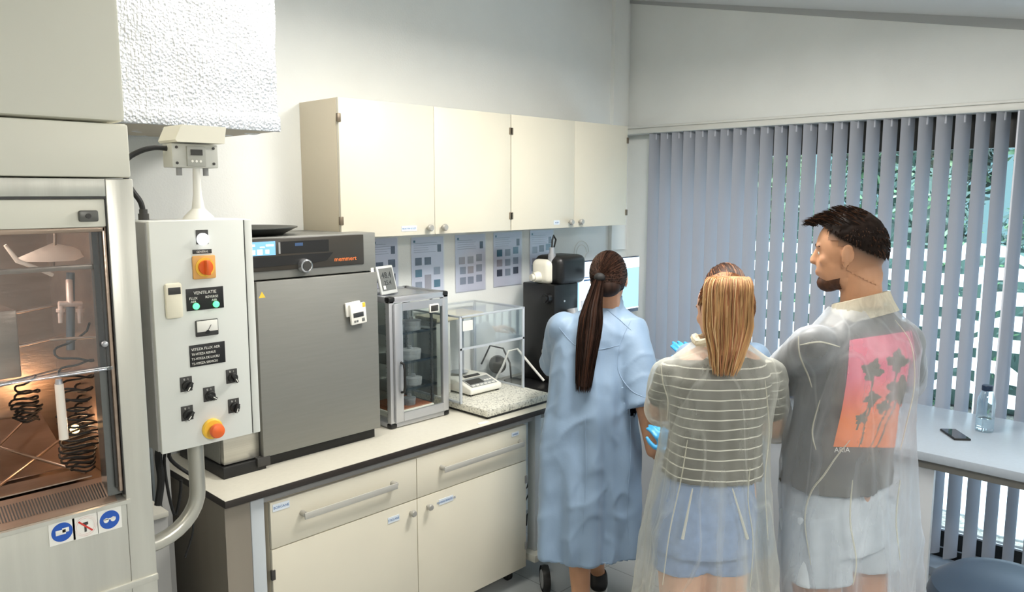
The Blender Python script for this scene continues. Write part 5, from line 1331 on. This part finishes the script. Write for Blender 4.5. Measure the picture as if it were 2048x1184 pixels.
    obj('ponytail_strands', strand_mesh(fall_strands(cf, Wf, Tf, R0, F0, 420, rng, 14, .16, .003), .0019, 3, 3, rng), HD, pt)
    return root
p1 = person_coat()

# ---------------------------------------------------------------- person 2: blonde
GOWN = sheet('gown_film', srgb(214, 216, 208), .22, .42, .05, .42, 7, (1, 1, .18), .006, .35)
def crease(m, sc, w, amt):
    nt = m.node_tree; N = nt.nodes.new; L = nt.links.new
    t = N('ShaderNodeTexCoord'); mp = N('ShaderNodeMapping'); mp.inputs['Scale'].default_value = (1, 1, .22); L(t.outputs['Object'], mp.inputs[0])
    ns = N('ShaderNodeTexNoise'); ns.inputs['Scale'].default_value = 5; L(mp.outputs[0], ns.inputs['Vector'])
    ad = N('ShaderNodeMixRGB'); ad.blend_type = 'ADD'; ad.inputs[0].default_value = .14; L(mp.outputs[0], ad.inputs[1]); L(ns.outputs['Color'], ad.inputs[2])
    v = N('ShaderNodeTexVoronoi'); v.feature = 'DISTANCE_TO_EDGE'; v.inputs['Scale'].default_value = sc; L(ad.outputs[0], v.inputs['Vector'])
    mr = N('ShaderNodeMapRange'); mr.inputs[1].default_value = 0; mr.inputs[2].default_value = w; mr.inputs[3].default_value = amt; mr.inputs[4].default_value = 0; L(v.outputs['Distance'], mr.inputs[0])
    for n in nt.nodes:
        if n.type == 'MIX_SHADER' and n.inputs[1].is_linked and n.inputs[1].links[0].from_node.type == 'BSDF_TRANSPARENT':
            src = n.inputs[0].links[0].from_socket
            a = N('ShaderNodeMath'); a.operation = 'ADD'; a.use_clamp = True; L(src, a.inputs[0]); L(mr.outputs[0], a.inputs[1]); L(a.outputs[0], n.inputs[0])
crease(GOWN, 4.2, .018, .16)
def person_blonde():
    d0 = 2.5; rng = random.Random(5)
    r, f = axes(6)
    base = DZ(1415, d0, .9)
    root = thing('person', (base.x, base.y, 0), 'blonde person in a clear plastic gown over a striped grey shirt and denim shorts', 'person', 'people seen from behind', rz=atan2(-f.x, f.y))
    mb = MB()
    rh, fh = axes(24); u = (UP + fh * .22).normalized(); fh = (fh - u * fh.dot(u)).normalized(); rh = fh.cross(u)
    hc = D(1446, 614, 2.52)
    L = head(mb, hc, rh, fh, u, .97)
    nb = DZ(1445, 2.53, 1.49)
    limb(mb, [hc - u * .07 - fh * .02, nb], [.050, .056])
    cz = [(1.50, 1442, .06, .055), (1.46, 1440, .13, .075), (1.40, 1438, .155, .095), (1.30, 1434, .145, .10), (1.22, 1430, .122, .09), (1.10, 1425, .132, .10), (.98, 1415, .155, .115), (.90, 1408, .150, .11)]
    rings(mb, [(DZ(u_, d0, z), r, f, hw, hd) for z, u_, hw, hd in cz])
    hL = DZ(1362, d0, .90); hR = DZ(1452, d0, .90)
    kL = DZ(1360, d0 + .02, .50); kR = DZ(1444, d0 + .02, .50); aL = DZ(1358, d0, .09); aR = DZ(1446, d0 - .03, .09)
    limb(mb, [hL, kL, kL - V(0, 0, .12) - f * .012, aL], [.082, .053, .052, .034]); limb(mb, [hR, kR, kR - V(0, 0, .12) - f * .012, aR], [.082, .053, .052, .034])
    foot(mb, aL, f); foot(mb, aR, f)
    sL = DZ(1342, 2.50, 1.400); sR = DZ(1532, 2.54, 1.392)
    eL = DZ(1320, 2.60, 1.265); wL = DZ(1368, 2.84, 1.19); eR = DZ(1548, 2.66, 1.19); wR = DZ(1500, 2.86, 1.15)
    limb(mb, [sL, eL, wL], [.046, .038, .027]); limb(mb, [sR, eR, wR], [.046, .038, .027])
    hand(mb, wL, f * .6 + r * .6, UP, UP, .92, .6); hand(mb, wR, f * .7 - r * .5, UP, UP, .92, .6)
    obj('body', remesh(mb, .0055, 5), SKIN, root); eyes(root, L)
    shoe(root, aL, f, SOLE); shoe(root, aR, f, SOLE)
    # shirt with thin stripes
    ST = mat('striped_shirt', srgb(84, 84, 78), .8)
    nt = ST.node_tree; N = nt.nodes.new; LK = nt.links.new; b = nt.nodes['Principled BSDF']
    tc_ = N('ShaderNodeTexCoord'); sp_ = N('ShaderNodeSeparateXYZ'); LK(tc_.outputs['Object'], sp_.inputs[0])
    mu = N('ShaderNodeMath'); mu.operation = 'MULTIPLY'; mu.inputs[1].default_value = 1 / .0300; LK(sp_.outputs[2], mu.inputs[0])
    fr = N('ShaderNodeMath'); fr.operation = 'FRACT'; LK(mu.outputs[0], fr.inputs[0])
    ls = N('ShaderNodeMath'); ls.operation = 'LESS_THAN'; ls.inputs[1].default_value = .12; LK(fr.outputs[0], ls.inputs[0])
    mx = N('ShaderNodeMix'); mx.data_type = 'RGBA'; mx.inputs[6].default_value = srgb(82, 80, 72); mx.inputs[7].default_value = srgb(224, 222, 208); LK(ls.outputs[0], mx.inputs[0]); LK(mx.outputs[2], b.inputs['Base Color'])
    spec = [(1.095, 1424, .158, .128), (1.16, 1427, .148, .116), (1.24, 1431, .142, .108), (1.33, 1435, .160, .112), (1.40, 1438, .166, .108), (1.45, 1440, .145, .088), (1.475, 1441, .095, .072), (1.495, 1442, .066, .060)]
    sp2 = [(DZ(u_, d0, z), r, f, hw, hd) for z, u_, hw, hd in spec]
    mb = MB(); rings(mb, sp2, 0, 40)
    for s_, e_, w_ in ((sL, eL, wL), (sR, eR, wR)):
        mb.sph(s_, .052, 3); mb.cyl(s_, s_.lerp(e_, .70), .052, .050, 24)
    me = remesh(mb, .008, 5); ax = lerp_axis(sp2)
    warp(me, folds(ax, lambda z: .001 + .004 * max(0, (1.3 - z) / .2) * .5, 7, 1., .005, 10))
    sh = obj('shirt', me, ST, root, label='charcoal shirt with thin pale horizontal stripes')
    # denim shorts
    DN = mat('denim_blue', srgb(134, 158, 196), .8, nscale=40, namt=.08)
    mb = MB()
    rings(mb, [(DZ(u_, d0, z), r, f, hw, hd) for z, u_, hw, hd in ((.865, 1406, .158, .124), (.93, 1408, .158, .122), (1.0, 1412, .158, .122), (1.06, 1418, .144, .110), (1.13, 1424, .128, .096))], 0, 36)
    for h_, k_, q in ((hL, kL, -1), (hR, kR, 1)):
        e_ = h_ + V(0, 0, -.105); mb.cyl(h_ + V(0, 0, .08), e_, .088, .090, 28)
    me = remesh(mb, .008, 4); warp(me, folds(ax, lambda z: .001, 5, 3., .005, 12)); obj('shorts', me, DN, root, label='light blue denim shorts')
    # gown
    gs = [(.46, 1404, .225, .19), (.60, 1406, .222, .185), (.78, 1410, .210, .175), (.95, 1416, .192, .155), (1.08, 1422, .176, .140), (1.20, 1428, .168, .132), (1.32, 1434, .176, .130), (1.40, 1438, .182, .124), (1.455, 1440, .158, .104), (1.49, 1441, .105, .085), (1.515, 1442, .076, .070), (1.53, 1442, .070, .066)]
    sg = [(DZ(u_, d0, z), r, f, hw, hd) for z, u_, hw, hd in gs]
    mb = MB(); rings(mb, sg, 0, 44)
    ends = []
    for s_, e_, w_ in ((sL, eL, wL), (sR, eR, wR)):
        mb.sph(s_, .062, 3); mb.cyl(s_, e_, .063, .058, 24); mb.sph(e_, .057, 3); ee = e_.lerp(w_, .35); mb.cyl(e_, ee, .056, .048, 24); ends.append((ee, (w_ - e_).normalized()))
    me = remesh(mb, .009, 5); ax = lerp_axis(sg)
    warp(me, folds(ax, lambda z: .002 + .011 * max(0, min(1, (1.25 - z) / .6)), 9, 5., .006, 4))
    cut(me, lambda p: p.z < .47 or p.z > 1.522 or any((p - a).length < .06 and (p - a).dot(d_) > -.006 for a, d_ in ends))
    g = obj('plastic_gown', me, GOWN, root, label='translucent disposable gown')
    SEAM_HIGHLIGHT = sheet('gown_seam', srgb(232, 230, 214), .42, .4, .1, .4, 20, bumpd=.002, var=.1)
    seam_creases(me, root, [[(1322, 728), (1326, 765), (1336, 800), (1334, 840)], [(1500, 935), (1496, 1000), (1506, 1080), (1500, 1180)], [(1375, 880), (1362, 960), (1340, 1060), (1325, 1170)], [(1530, 760), (1538, 860), (1530, 960), (1536, 1080)]], .0022, SEAM_HIGHLIGHT, g)  # sleeve seam and vertical folds, crease highlights laid on as pale tubes
    mb = MB(); pts = []
    for k in range(25):
        a = 2 * pi * k / 24; c = DZ(1438, d0, 1.515); pts.append(c + r * .076 * cos(a) + f * .07 * sin(a) + V(0, 0, .006 * sin(a * 5)))
    obj('gathered_collar', mb.tube(pts, .014, 8), sheet('gown_gather', srgb(240, 232, 208), .7, .3, .08, .4, 40), g)
    for k, dx in enumerate((-1, 1)):
        pts = [DZ(1385 + 80 * k + (6 if k else -4) * q, d0 - .15, 1.10 - .03 * q) for q in range(6)]
        obj('waist_tie', MB().tube(pts, [.002, .003, .003, .004, .004, .005], 6), MATS['gown_seam'], g)
    # hair
    HB = [hairmat('hair_blonde', srgb(176, 136, 92), .22), hairmat('hair_blonde_light', srgb(206, 172, 128), .15), hairmat('hair_blonde_rose', srgb(168, 116, 84), .2), hairmat('hair_blonde_pale', srgb(190, 150, 102), .2)]
    HR = [hairmat('hair_root_brown', srgb(122, 82, 56), .25), hairmat('hair_root_tan', srgb(168, 120, 84), .2)]
    rad = (.082, .096, .103); hcc = hc - fh * .018 + u * .006; bs = basis(rh, fh, u)
    mb = MB(); mb.sph(hcc, tuple(q * .98 for q in rad), 4, bs); mb.sph(hcc - fh * .025 - u * .05, (.058, .055, .055), 3, bs)
    obj('hair', remesh(mb, .007, 3), HR[0], root, label='brown rooted hair swept up at the sides')
    tie = D(1456, 562, 2.42)
    tdv = bs.inverted() @ (tie - hcc); tdn = V(tdv.x / rad[0], tdv.y / rad[1], tdv.z / rad[2]).normalized()
    st = scalp_strands(hcc, rh, fh, u, rad, tdn, 600, rng, lambda d: d.y < .6 and d.z > -.7 and not (d.y > .15 and d.z < .05), .05)
    obj('hair_strands', strand_mesh(st, .0020, 3, 4, rng), HR + [HB[0], HB[2]], root)
    cps = [D(1457, 560, 2.43), D(1458, 556, 2.385), D(1457, 590, 2.36), D(1457, 650, 2.36), D(1455, 700, 2.36), D(1448, 752, 2.365)]
    sm = smooth(cps, 8)
    def cf(t_):
        x = t_ * (len(sm) - 1); i = min(int(x), len(sm) - 2); return sm[i].lerp(sm[i + 1], x - i)
    Wf = lambda t_: .022 + .052 * sqrt(min(1, t_ * 3.2)) - .040 * max(0, (t_ - .62) / .38)
    Tf = lambda t_: .016 + .016 * min(1, t_ * 3)
    mb = MB(); mb.loft([ring(cf(k / 20 * .92), R0, F0, Wf(k / 20) * .9, Tf(k / 20) * .85, 20, 2) for k in range(19)])
    pt = obj('ponytail', mb, HB[0], root, label='thick straight honey blonde fall of hair')
    obj('ponytail_strands', strand_mesh(fall_strands(cf, Wf, Tf, R0, F0, 700, rng, 14, .24, .006), .0021, 3, 4, rng), HB, pt)
    return root
p2 = person_blonde()

# ---------------------------------------------------------------- person 3: man
def person_man():
    d0 = 2.6; rng = random.Random(8)
    r, f = axes(31)
    base = DZ(1672, d0, .9)
    root = thing('person', (base.x, base.y, 0), 'bearded person in a clear gown over a grey shirt with pink and orange print', 'person', 'people seen from behind', rz=atan2(-f.x, f.y))
    mb = MB()
    rh, fh = axes(58); u = (UP + fh * .05).normalized(); fh = (fh - u * fh.dot(u)).normalized(); rh = fh.cross(u)
    hc = D(1700, 497, 2.60)
    s = 1.10
    L = head(mb, hc, rh, fh, u, s)
    nb = DZ(1722, 2.62, 1.56)
    limb(mb, [hc - u * .06 - fh * .03, hc - u * .10 - fh * .035, nb], [.060, .062, .070])
    cz = [(1.60, 1722, .075, .065), (1.555, 1722, .15, .085), (1.48, 1718, .19, .115), (1.36, 1708, .182, .125), (1.2, 1688, .155, .115), (1.06, 1674, .155, .118), (.96, 1668, .165, .125), (.88, 1668, .16, .12)]
    rings(mb, [(DZ(u_, d0, z), r, f, hw, hd) for z, u_, hw, hd in cz])
    hL = DZ(1632, 2.56, .9); hR = DZ(1722, 2.66, .9); kL = DZ(1634, 2.56, .53); kR = DZ(1732, 2.66, .53); aL = DZ(1640, 2.54, .09); aR = DZ(1740, 2.66, .09)
    limb(mb, [hL, kL, kL - V(0, 0, .13) - f * .012, aL], [.092, .062, .062, .04]); limb(mb, [hR, kR, kR - V(0, 0, .13) - f * .012, aR], [.092, .062, .062, .04])
    foot(mb, aL, f, 1.1); foot(mb, aR, f, 1.1)
    sL = DZ(1632, 2.50, 1.500); sR = DZ(1800, 2.70, 1.485)
    eL = DZ(1568, 2.76, 1.325); wL = DZ(1520, 2.96, 1.24); eR = DZ(1800, 2.92, 1.28); wR = DZ(1740, 3.08, 1.22)
    limb(mb, [sL, eL, wL], [.058, .047, .032]); limb(mb, [sR, eR, wR], [.058, .047, .032])
    hand(mb, wL, (wL - eL), UP, UP, 1.02, .5); hand(mb, wR, (wR - eR), UP, UP, 1.02, .5)
    obj('body', remesh(mb, .0055, 5), SKIN2, root); eyes(root, L, s)
    shoe(root, aL, f); shoe(root, aR, f)
    GS = mat('washed_charcoal', srgb(92, 90, 82), .85, nscale=11, namt=.25)
    spec = [(1.035, 1666, .184, .150), (1.12, 1673, .178, .142), (1.24, 1688, .172, .132), (1.36, 1705, .186, .134), (1.46, 1716, .200, .130), (1.52, 1721, .190, .108), (1.565, 1722, .135, .090), (1.595, 1722, .088, .078), (1.61, 1722, .078, .072)]
    sp2 = [(DZ(u_, d0, z), r, f, hw, hd) for z, u_, hw, hd in spec]
    mb = MB(); rings(mb, sp2, 0, 40)
    seL = sL.lerp(eL, .86)
    mb.sph(sL - V(0, 0, .01), .068, 3); mb.cyl(sL - V(0, 0, .008), seL, .068, .079, 26); mb.sph(sR - V(0, 0, .01), .070, 3); mb.cyl(sR, sR.lerp(eR, .8), .070, .080, 26)
    me = remesh(mb, .008, 5); ax = lerp_axis(sp2)
    warp(me, folds(ax, lambda z: .002 + .005 * max(0, (1.3 - z) / .25), 5, 4., .008, 7))
    sh = obj('shirt', me, GS, root, label='washed charcoal short-sleeved shirt')
    # back print laid on the shirt
    bm = bmesh.new(); bm.from_mesh(me)   # me is in root space now
    bvh = BVHTree.FromBMesh(bm); bm.free()
    inv = wm(root).inverted(); org = inv @ CAM
    def onshirt(u_, v_, off):
        dirw = inv.to_3x3() @ ray(u_, v_); h = bvh.ray_cast(org, dirw.normalized())
        return None if h[0] is None else h[0] + h[1] * off
    TLp, TRp, BRp, BLp = (1699, 681), (1822, 662), (1786, 895), (1666, 893)
    def uv(s_, t_):
        a = (TLp[0] + (TRp[0] - TLp[0]) * s_, TLp[1] + (TRp[1] - TLp[1]) * s_); b = (BLp[0] + (BRp[0] - BLp[0]) * s_, BLp[1] + (BRp[1] - BLp[1]) * s_)
        bow = 20 * s_ * sin(pi * t_) + 6 * sin(pi * t_)
        return (a[0] + (b[0] - a[0]) * t_ + bow, a[1] + (b[1] - a[1]) * t_)
    NX, NY = 70, 110
    def blob(s_, t_, cx_, cy_, rr, k, ph):
        dx = (s_ - cx_) * .62; dy = t_ - cy_; a = atan2(dy, dx); return sqrt(dx * dx + dy * dy) < rr * (1 + .22 * sin(k * a + ph) + .1 * sin(9 * a + ph))
    def flower(s_, t_):
        for q in ((.36, .30, .085, 4, 0), (.72, .24, .085, 4, 1), (.76, .50, .105, 5, 2), (.40, .56, .06, 4, 2.5), (.58, .64, .055, 4, 1), (.32, .74, .05, 4, 0)):
            if blob(s_, t_, *q): return True
        for (x0_, y0_, x1_, y1_) in ((.36, .3, .42, 1.), (.70, .25, .60, 1.), (.74, .5, .70, 1.), (.38, .55, .30, .85)):
            if y0_ < t_ < y1_:
                xx = x0_ + (x1_ - x0_) * (t_ - y0_) / (y1_ - y0_) + .012 * sin(t_ * 22)
                if abs(s_ - xx) < .012: return True
        return False
    mb = MB(); grid = {}; fl = mb.bm.verts.layers.float_color.new('print_col')
    for i in range(NX + 1):
        for j in range(NY + 1):
            p = onshirt(*uv(i / NX, j / NY), .0035)
            grid[i, j] = None if p is None else mb.bm.verts.new(p)
    for i in range(NX + 1):
        for j in range(NY + 1):
            if grid[i, j] is None: continue
            t_ = j / NY; k = max(0, min(1, (t_ - .35) / .4)); 
            a = srgb(232, 112, 134); b = srgb(242, 128, 52); c = [a[q] * (1 - k) + b[q] * k for q in range(3)]
            grid[i, j][fl] = (c[0], c[1], c[2], 1)
    for i in range(NX):
        for j in range(NY):
            q = [grid[i, j], grid[i + 1, j], grid[i + 1, j + 1], grid[i, j + 1]]
            if any(x is None for x in q): continue
            if max((q[a].co - q[a - 1].co).length for a in range(4)) > .03: continue
            fc = mb.bm.faces.new(q); fc.smooth = True; fc.material_index = 1 if flower((i + .5) / NX, (j + .5) / NY) else 0
    PR = mat('print_pink_orange', srgb(232, 120, 110), .7); nt = PR.node_tree; at = nt.nodes.new('ShaderNodeAttribute'); at.attribute_name = 'print_col'; nt.links.new(at.outputs['Color'], nt.nodes['Principled BSDF'].inputs['Base Color'])
    pr = obj('back_print', mb, [PR, mat('print_grey_green', srgb(104, 106, 88), .8)], sh, local=True, label='pink to orange square print with grey flowers')
    cu = [onshirt(1712 + 6.0 * k, 901, .004) for k in range(-5, 6)]
    tx = onshirt(1668, 905, .006); 
    if tx is not None:
        # small white lettering under the print
        cu_ = bpy.data.curves.new('l', 'FONT'); cu_.body = 'ARIA'; cu_.size = .024; cu_.extrude = .0006
        o = bpy.data.objects.new('l', cu_); COL.objects.link(o); dg = bpy.context.evaluated_depsgraph_get(); dg.update(); m_ = bpy.data.meshes.new_from_object(o.evaluated_get(dg)); bpy.data.objects.remove(o); m_.materials.clear()
        for v in m_.vertices:
            h = onshirt(1668 + v.co.x / .00165, 904 - v.co.y / .00165, .004 + v.co.z)
            if h is not None: v.co = h
        obj('lettering', m_, PLW, sh, local=True)
    # shorts
    WS = mat('shorts_pale', srgb(196, 204, 210), .8, nscale=20, namt=.04)
    mb = MB()
    rings(mb, [(DZ(u_, d0, z), r, f, hw, hd) for z, u_, hw, hd in ((.84, 1676, .176, .138), (.90, 1676, .174, .134), (.98, 1672, .168, .130), (1.07, 1668, .150, .115))], 0, 36)
    mb.cyl(hL + V(0, 0, .06), DZ(1634, 2.56, .735), .102, .112, 30); mb.cyl(hR + V(0, 0, .06), DZ(1732, 2.66, .735), .102, .112, 30)
    me = remesh(mb, .008, 4); warp(me, folds(ax, lambda z: .002, 5, 9., .009, 7)); obj('shorts', me, WS, root, label='pale blue-grey shorts')
    # gown
    gs = [(.60, 1699, .238, .19), (.75, 1698, .236, .19), (.95, 1694, .232, .186), (1.10, 1694, .228, .185), (1.25, 1700, .222, .175), (1.38, 1712, .220, .165), (1.47, 1720, .220, .152), (1.535, 1724, .198, .118), (1.58, 1723, .140, .098), (1.61, 1722, .095, .085), (1.64, 1722, .086, .08), (1.66, 1722, .086, .08)]
    sg = [(DZ(u_, d0, z), r, f, hw, hd) for z, u_, hw, hd in gs]
    mb = MB(); rings(mb, sg, 0, 44); ends = []
    for s_, e_, w_, k in ((sL, eL, wL, .25), (sR, eR, wR, .35)):
        mb.sph(s_ - V(0, 0, .012), .078, 3); mb.cyl(s_ - V(0, 0, .008), e_, .078, .088, 26); mb.sph(e_, .080, 3); ee = e_.lerp(w_, k); mb.cyl(e_, ee, .074, .066, 24); ends.append((ee, (w_ - e_).normalized()))
    me = remesh(mb, .009, 5); ax = lerp_axis(sg)
    warp(me, folds(ax, lambda z: .002 + .012 * max(0, min(1, (1.3 - z) / .6)), 8, 7., .007, 4))
    cut(me, lambda p: p.z < .605 + .05 * ((p - base).dot(R0) + .2) or p.z > 1.605 or any((p - a).length < .078 and (p - a).dot(d_) > -.006 for a, d_ in ends))
    GM = sheet('gown_film_clear', srgb(212, 218, 226), .20, .45, .06, .38, 7, (1, 1, .18), .006, .35); crease(GM, 4, .02, .12)
    g = obj('plastic_gown', me, GM, root, label='translucent disposable gown with turned up collar')
    seam_creases(me, root, [[(1597, 672), (1600, 710), (1616, 750), (1624, 775)], [(1700, 880), (1672, 915), (1648, 950), (1622, 985), (1610, 1040), (1622, 1130)], [(1790, 640), (1822, 690), (1828, 770), (1812, 850), (1800, 900)], [(1600, 690), (1640, 684), (1680, 694)], [(1705, 960), (1700, 1040), (1712, 1120), (1706, 1170)], [(1640, 800), (1625, 860), (1632, 900)], [(1800, 960), (1792, 1040), (1800, 1120)]], .0027, MATS['gown_seam'], g)  # sleeve seam first, the other pale tubes imitate highlights along creases
    col_ = [(1.565, 1722, .125, .108), (1.60, 1722, .104, .094), (1.635, 1721, .090, .086), (1.637, 1721, .084, .080), (1.60, 1722, .094, .086)]
    tl = [[p + UP * (-.32 * (p - DZ(u_, d0, z)).dot(f) - .10 * (p - DZ(u_, d0, z)).dot(-r)) for p in ring(DZ(u_, d0, z), r, f, hw, hd, 40, 2)] for z, u_, hw, hd in col_]
    obj('gown_collar', MB().loft(tl, cap=False), sheet('collar_film', srgb(232, 226, 206), .45, .35, .05, .5, 30, bumpd=.006), g)
    # hair, fade, beard
    HD = [hairmat('hair_black_brown', srgb(30, 22, 18), .3), hairmat('hair_brown_top', srgb(66, 44, 30), .3), MATS['hair_dark3']]
    bs = basis(rh, fh, u)
    mb = MB(); rad = (.086 * s, .104 * s, .108 * s); hcc = hc - fh * .004 + u * .012
    mb.sph(hcc, rad, 4, bs); mb.sph(hcc + fh * .045 * s + u * .052 * s, (.062, .066, .040), 3, bs); mb.sph(hcc + fh * .100 * s + u * .048 * s, (.046, .034, .026), 3, bs)
    me = remesh(mb, .006, 4)
    def hl(p):   # height above the hair line in head space
        q = bs.inverted() @ (p - hc); return q.z - (.028 * s + .62 * min(q.y, .05) * 1.0) if False else q.z + (-.056 + (.05 - q.y) * .55) * s
    cut(me, lambda p: hl(p) < 0.0 or ((bs.inverted() @ (p - hc)).y > .075 * s and (bs.inverted() @ (p - hc)).z < .045 * s))
    warp(me, lambda p, n: p + n * (.003 * noise.noise(p * 60)))
    obj('hair', me, HD[0], root, label='dark brown hair brushed forward on top with faded sides')
    st = []
    bi = bs.inverted()
    while len(st) < 1100:
        d_ = V(rng.gauss(0, 1), rng.gauss(0, 1), rng.gauss(0, 1)).normalized(); k0 = hcc + bs @ V(d_.x * rad[0], d_.y * rad[1], d_.z * rad[2])
        if hl(k0) < .004 or (bi @ (k0 - hc)).y > .08 * s and (bi @ (k0 - hc)).z < .05 * s: continue
        nrm = (k0 - hcc).normalized(); comb = fh * 1.0 + u * .3 if d_.z > .55 else fh * .1 - u * .8
        ln = .030 if d_.z > .5 else .012
        st.append([k0 - nrm * .004, k0 + nrm * .004 + comb.normalized() * ln * .5, k0 + nrm * .006 + comb.normalized() * ln])
    for _ in range(420):
        x_ = rng.uniform(-.045, .045); y_ = rng.uniform(.02, .10); k0 = hc + bs @ (V(x_, y_, .098 + rng.uniform(-.012, .006) - max(0, y_ - .06) * .5) * s)
        st.append([k0, k0 + fh * .018 + u * .008 + rh * rng.uniform(-.004, .004), k0 + fh * .038 + u * rng.uniform(-.004, .010) + rh * rng.uniform(-.008, .008)])
    for m_ in HD: m_.node_tree.nodes['Principled BSDF'].inputs['Specular IOR Level'].default_value = .08
    obj('hair_strands', strand_mesh(st, .0013, 3, 3, rng), [HD[0], HD[0], HD[1]], root)
    # fade: short hair shading into skin
    mb = MB(); mb.sph(hc - fh * .002 + u * .006 * s, (.0815 * s, .1025 * s, .1035 * s), 5, bs)
    limb(mb, [hc - u * .06 - fh * .030, hc - u * .10 - fh * .037], [.0640, .0665])
    me = remesh(mb, .006, 4); 
    def keep(p):
        q = bi @ (p - hc) / s
        return hl(p) < -.088 * s + .0 or hl(p) > .012 or q.y > .050 or (q.y > -.004 and q.z < .010) or (q.y > .02 and q.z < .03)
    cut(me, keep)
    ca_ = me.color_attributes.new('fade', 'FLOAT_COLOR', 'POINT')
    a = srgb(34, 25, 20); b_ = srgb(196, 146, 112)
    for i, v in enumerate(me.vertices):
        k = max(0, min(1, (-hl(v.co)) / (.080 * s))); k = k ** .7; ca_.data[i].color = [a[q] * (1 - k) + b_[q] * k for q in range(3)] + [1]
    FM = mat('fade_hair', srgb(90, 66, 52), .6); nt = FM.node_tree; at = nt.nodes.new('ShaderNodeAttribute'); at.attribute_name = 'fade'; nt.links.new(at.outputs['Color'], nt.nodes['Principled BSDF'].inputs['Base Color'])
    obj('faded_hair', me, FM, root)
    mb = MB(); mb.sph(L(0, .060, -.104), (.040 * s, .036 * s, .029 * s), 3, bs); mb.sph(L(0, .020, -.094), (.056 * s, .056 * s, .032 * s), 3, bs)
    me = remesh(mb, .006, 4)
    warp(me, lambda p, n: p + n * .002 * noise.noise(p * 90))
    cut(me, lambda p: (bi @ (p - hc)).y < .018 * s)
    obj('beard', me, hairmat('beard_brown', srgb(74, 48, 34), .3), root)
    return root
p3 = person_man()

# ---------------------------------------------------------------- person 4: mostly hidden behind the blonde person
def person_hidden():
    d0 = 3.3; rng = random.Random(11); r, f = axes(12); base = DZ(1447, d0, .9)
    root = thing('person', (base.x, base.y, 0), 'dark-haired person in pale blue coat and gloves mostly hidden behind the blonde person', 'person', 'people seen from behind', rz=atan2(-f.x, f.y))
    mb = MB(); rh, fh = axes(10); u = UP; fh = fh.normalized(); rh = fh.cross(u)
    hc = D(1447, 578, 3.3)
    L = head(mb, hc, rh, fh, u, .97); nb = DZ(1447, d0, 1.36)
    limb(mb, [hc - u * .08 - fh * .02, nb], [.05, .056])
    rings(mb, [(DZ(1447, d0, z), r, f, hw, hd) for z, hw, hd in ((1.37, .06, .06), (1.33, .14, .08), (1.22, .155, .10), (1.05, .13, .09), (.9, .15, .11), (.8, .15, .11))])
    hL = DZ(1425, d0, .82); hR = DZ(1470, d0, .82); aL = DZ(1425, d0, .09); aR = DZ(1470, d0, .09)
    for h_, a_ in ((hL, aL), (hR, aR)): limb(mb, [h_, V(h_.x, h_.y, .45), a_], [.08, .054, .034]); foot(mb, a_, f)
    sL = DZ(1385, d0, 1.29); sR = DZ(1508, d0, 1.29); eL = DZ(1372, 3.25, 1.03); wL = DZ(1340, 3.28, .91); eR = DZ(1470, 3.46, 1.1); wR = DZ(1392, 3.44, 1.235)
    limb(mb, [sL, eL, wL], [.048, .038, .028]); limb(mb, [sR, eR, wR], [.048, .038, .028])
    obj('body', remesh(mb, .006, 5), SKIN2, root); eyes(root, L, .97)
    for nm, w, d_, sd in (('glove', wL, DZ(1322, 3.28, .985) - wL, -r), ('glove', wR, DZ(1374, 3.42, 1.29) - wR, -r)):
        mb = MB(); hand(mb, w, d_, f, sd, 1.0, 1.15); mb.cyl(w - d_.normalized() * .03, w + d_.normalized() * .02, .032, .03, 20); obj('glove', remesh(mb, .0045, 3), BLUEGL, root, label='bright blue nitrile glove')
    sp_ = [(DZ(1447, d0, z), r, f, hw, hd) for z, hw, hd in ((.5, .20, .16), (.8, .19, .15), (1.0, .17, .13), (1.2, .175, .12), (1.3, .165, .105), (1.345, .12, .085), (1.38, .07, .068), (1.40, .062, .062))]
    mb = MB(); rings(mb, sp_, 0, 36)
    for s_, e_, w_ in ((sL, eL, wL), (sR, eR, wR)): mb.sph(s_, .068, 3); mb.cyl(s_, e_, .068, .058, 22); mb.sph(e_, .056, 3); mb.cyl(e_, e_.lerp(w_, .6), .055, .045, 20)
    me = remesh(mb, .010, 4); warp(me, folds(lerp_axis(sp_), lambda z: .002 + .008 * max(0, min(1, (1.1 - z) / .6)), 7, 12., .006, 7)); obj('lab_coat', me, COATB, root)
    bs = basis(rh, fh, u); mb = MB(); hcc = hc - fh * .018 + u * .008; mb.sph(hcc, (.084, .098, .104), 4, bs); mb.sph(hcc - u * .07 - fh * .02, (.075, .06, .07), 3, bs)
    HM = [MATS['hair_dark'], MATS['hair_dark2'], MATS['hair_root_brown']]
    obj('hair', remesh(mb, .007, 3), HM[1], root)
    st = scalp_strands(hcc, rh, fh, u, (.084, .098, .104), (0, -.8, -.6), 300, rng, lambda d: d.y < .6 and d.z > -.5, .05); obj('hair_strands', strand_mesh(st, .0022, 3, 3, rng), HM, root)
    shoe(root, aL, f); shoe(root, aR, f)
    return root
p4 = person_hidden()
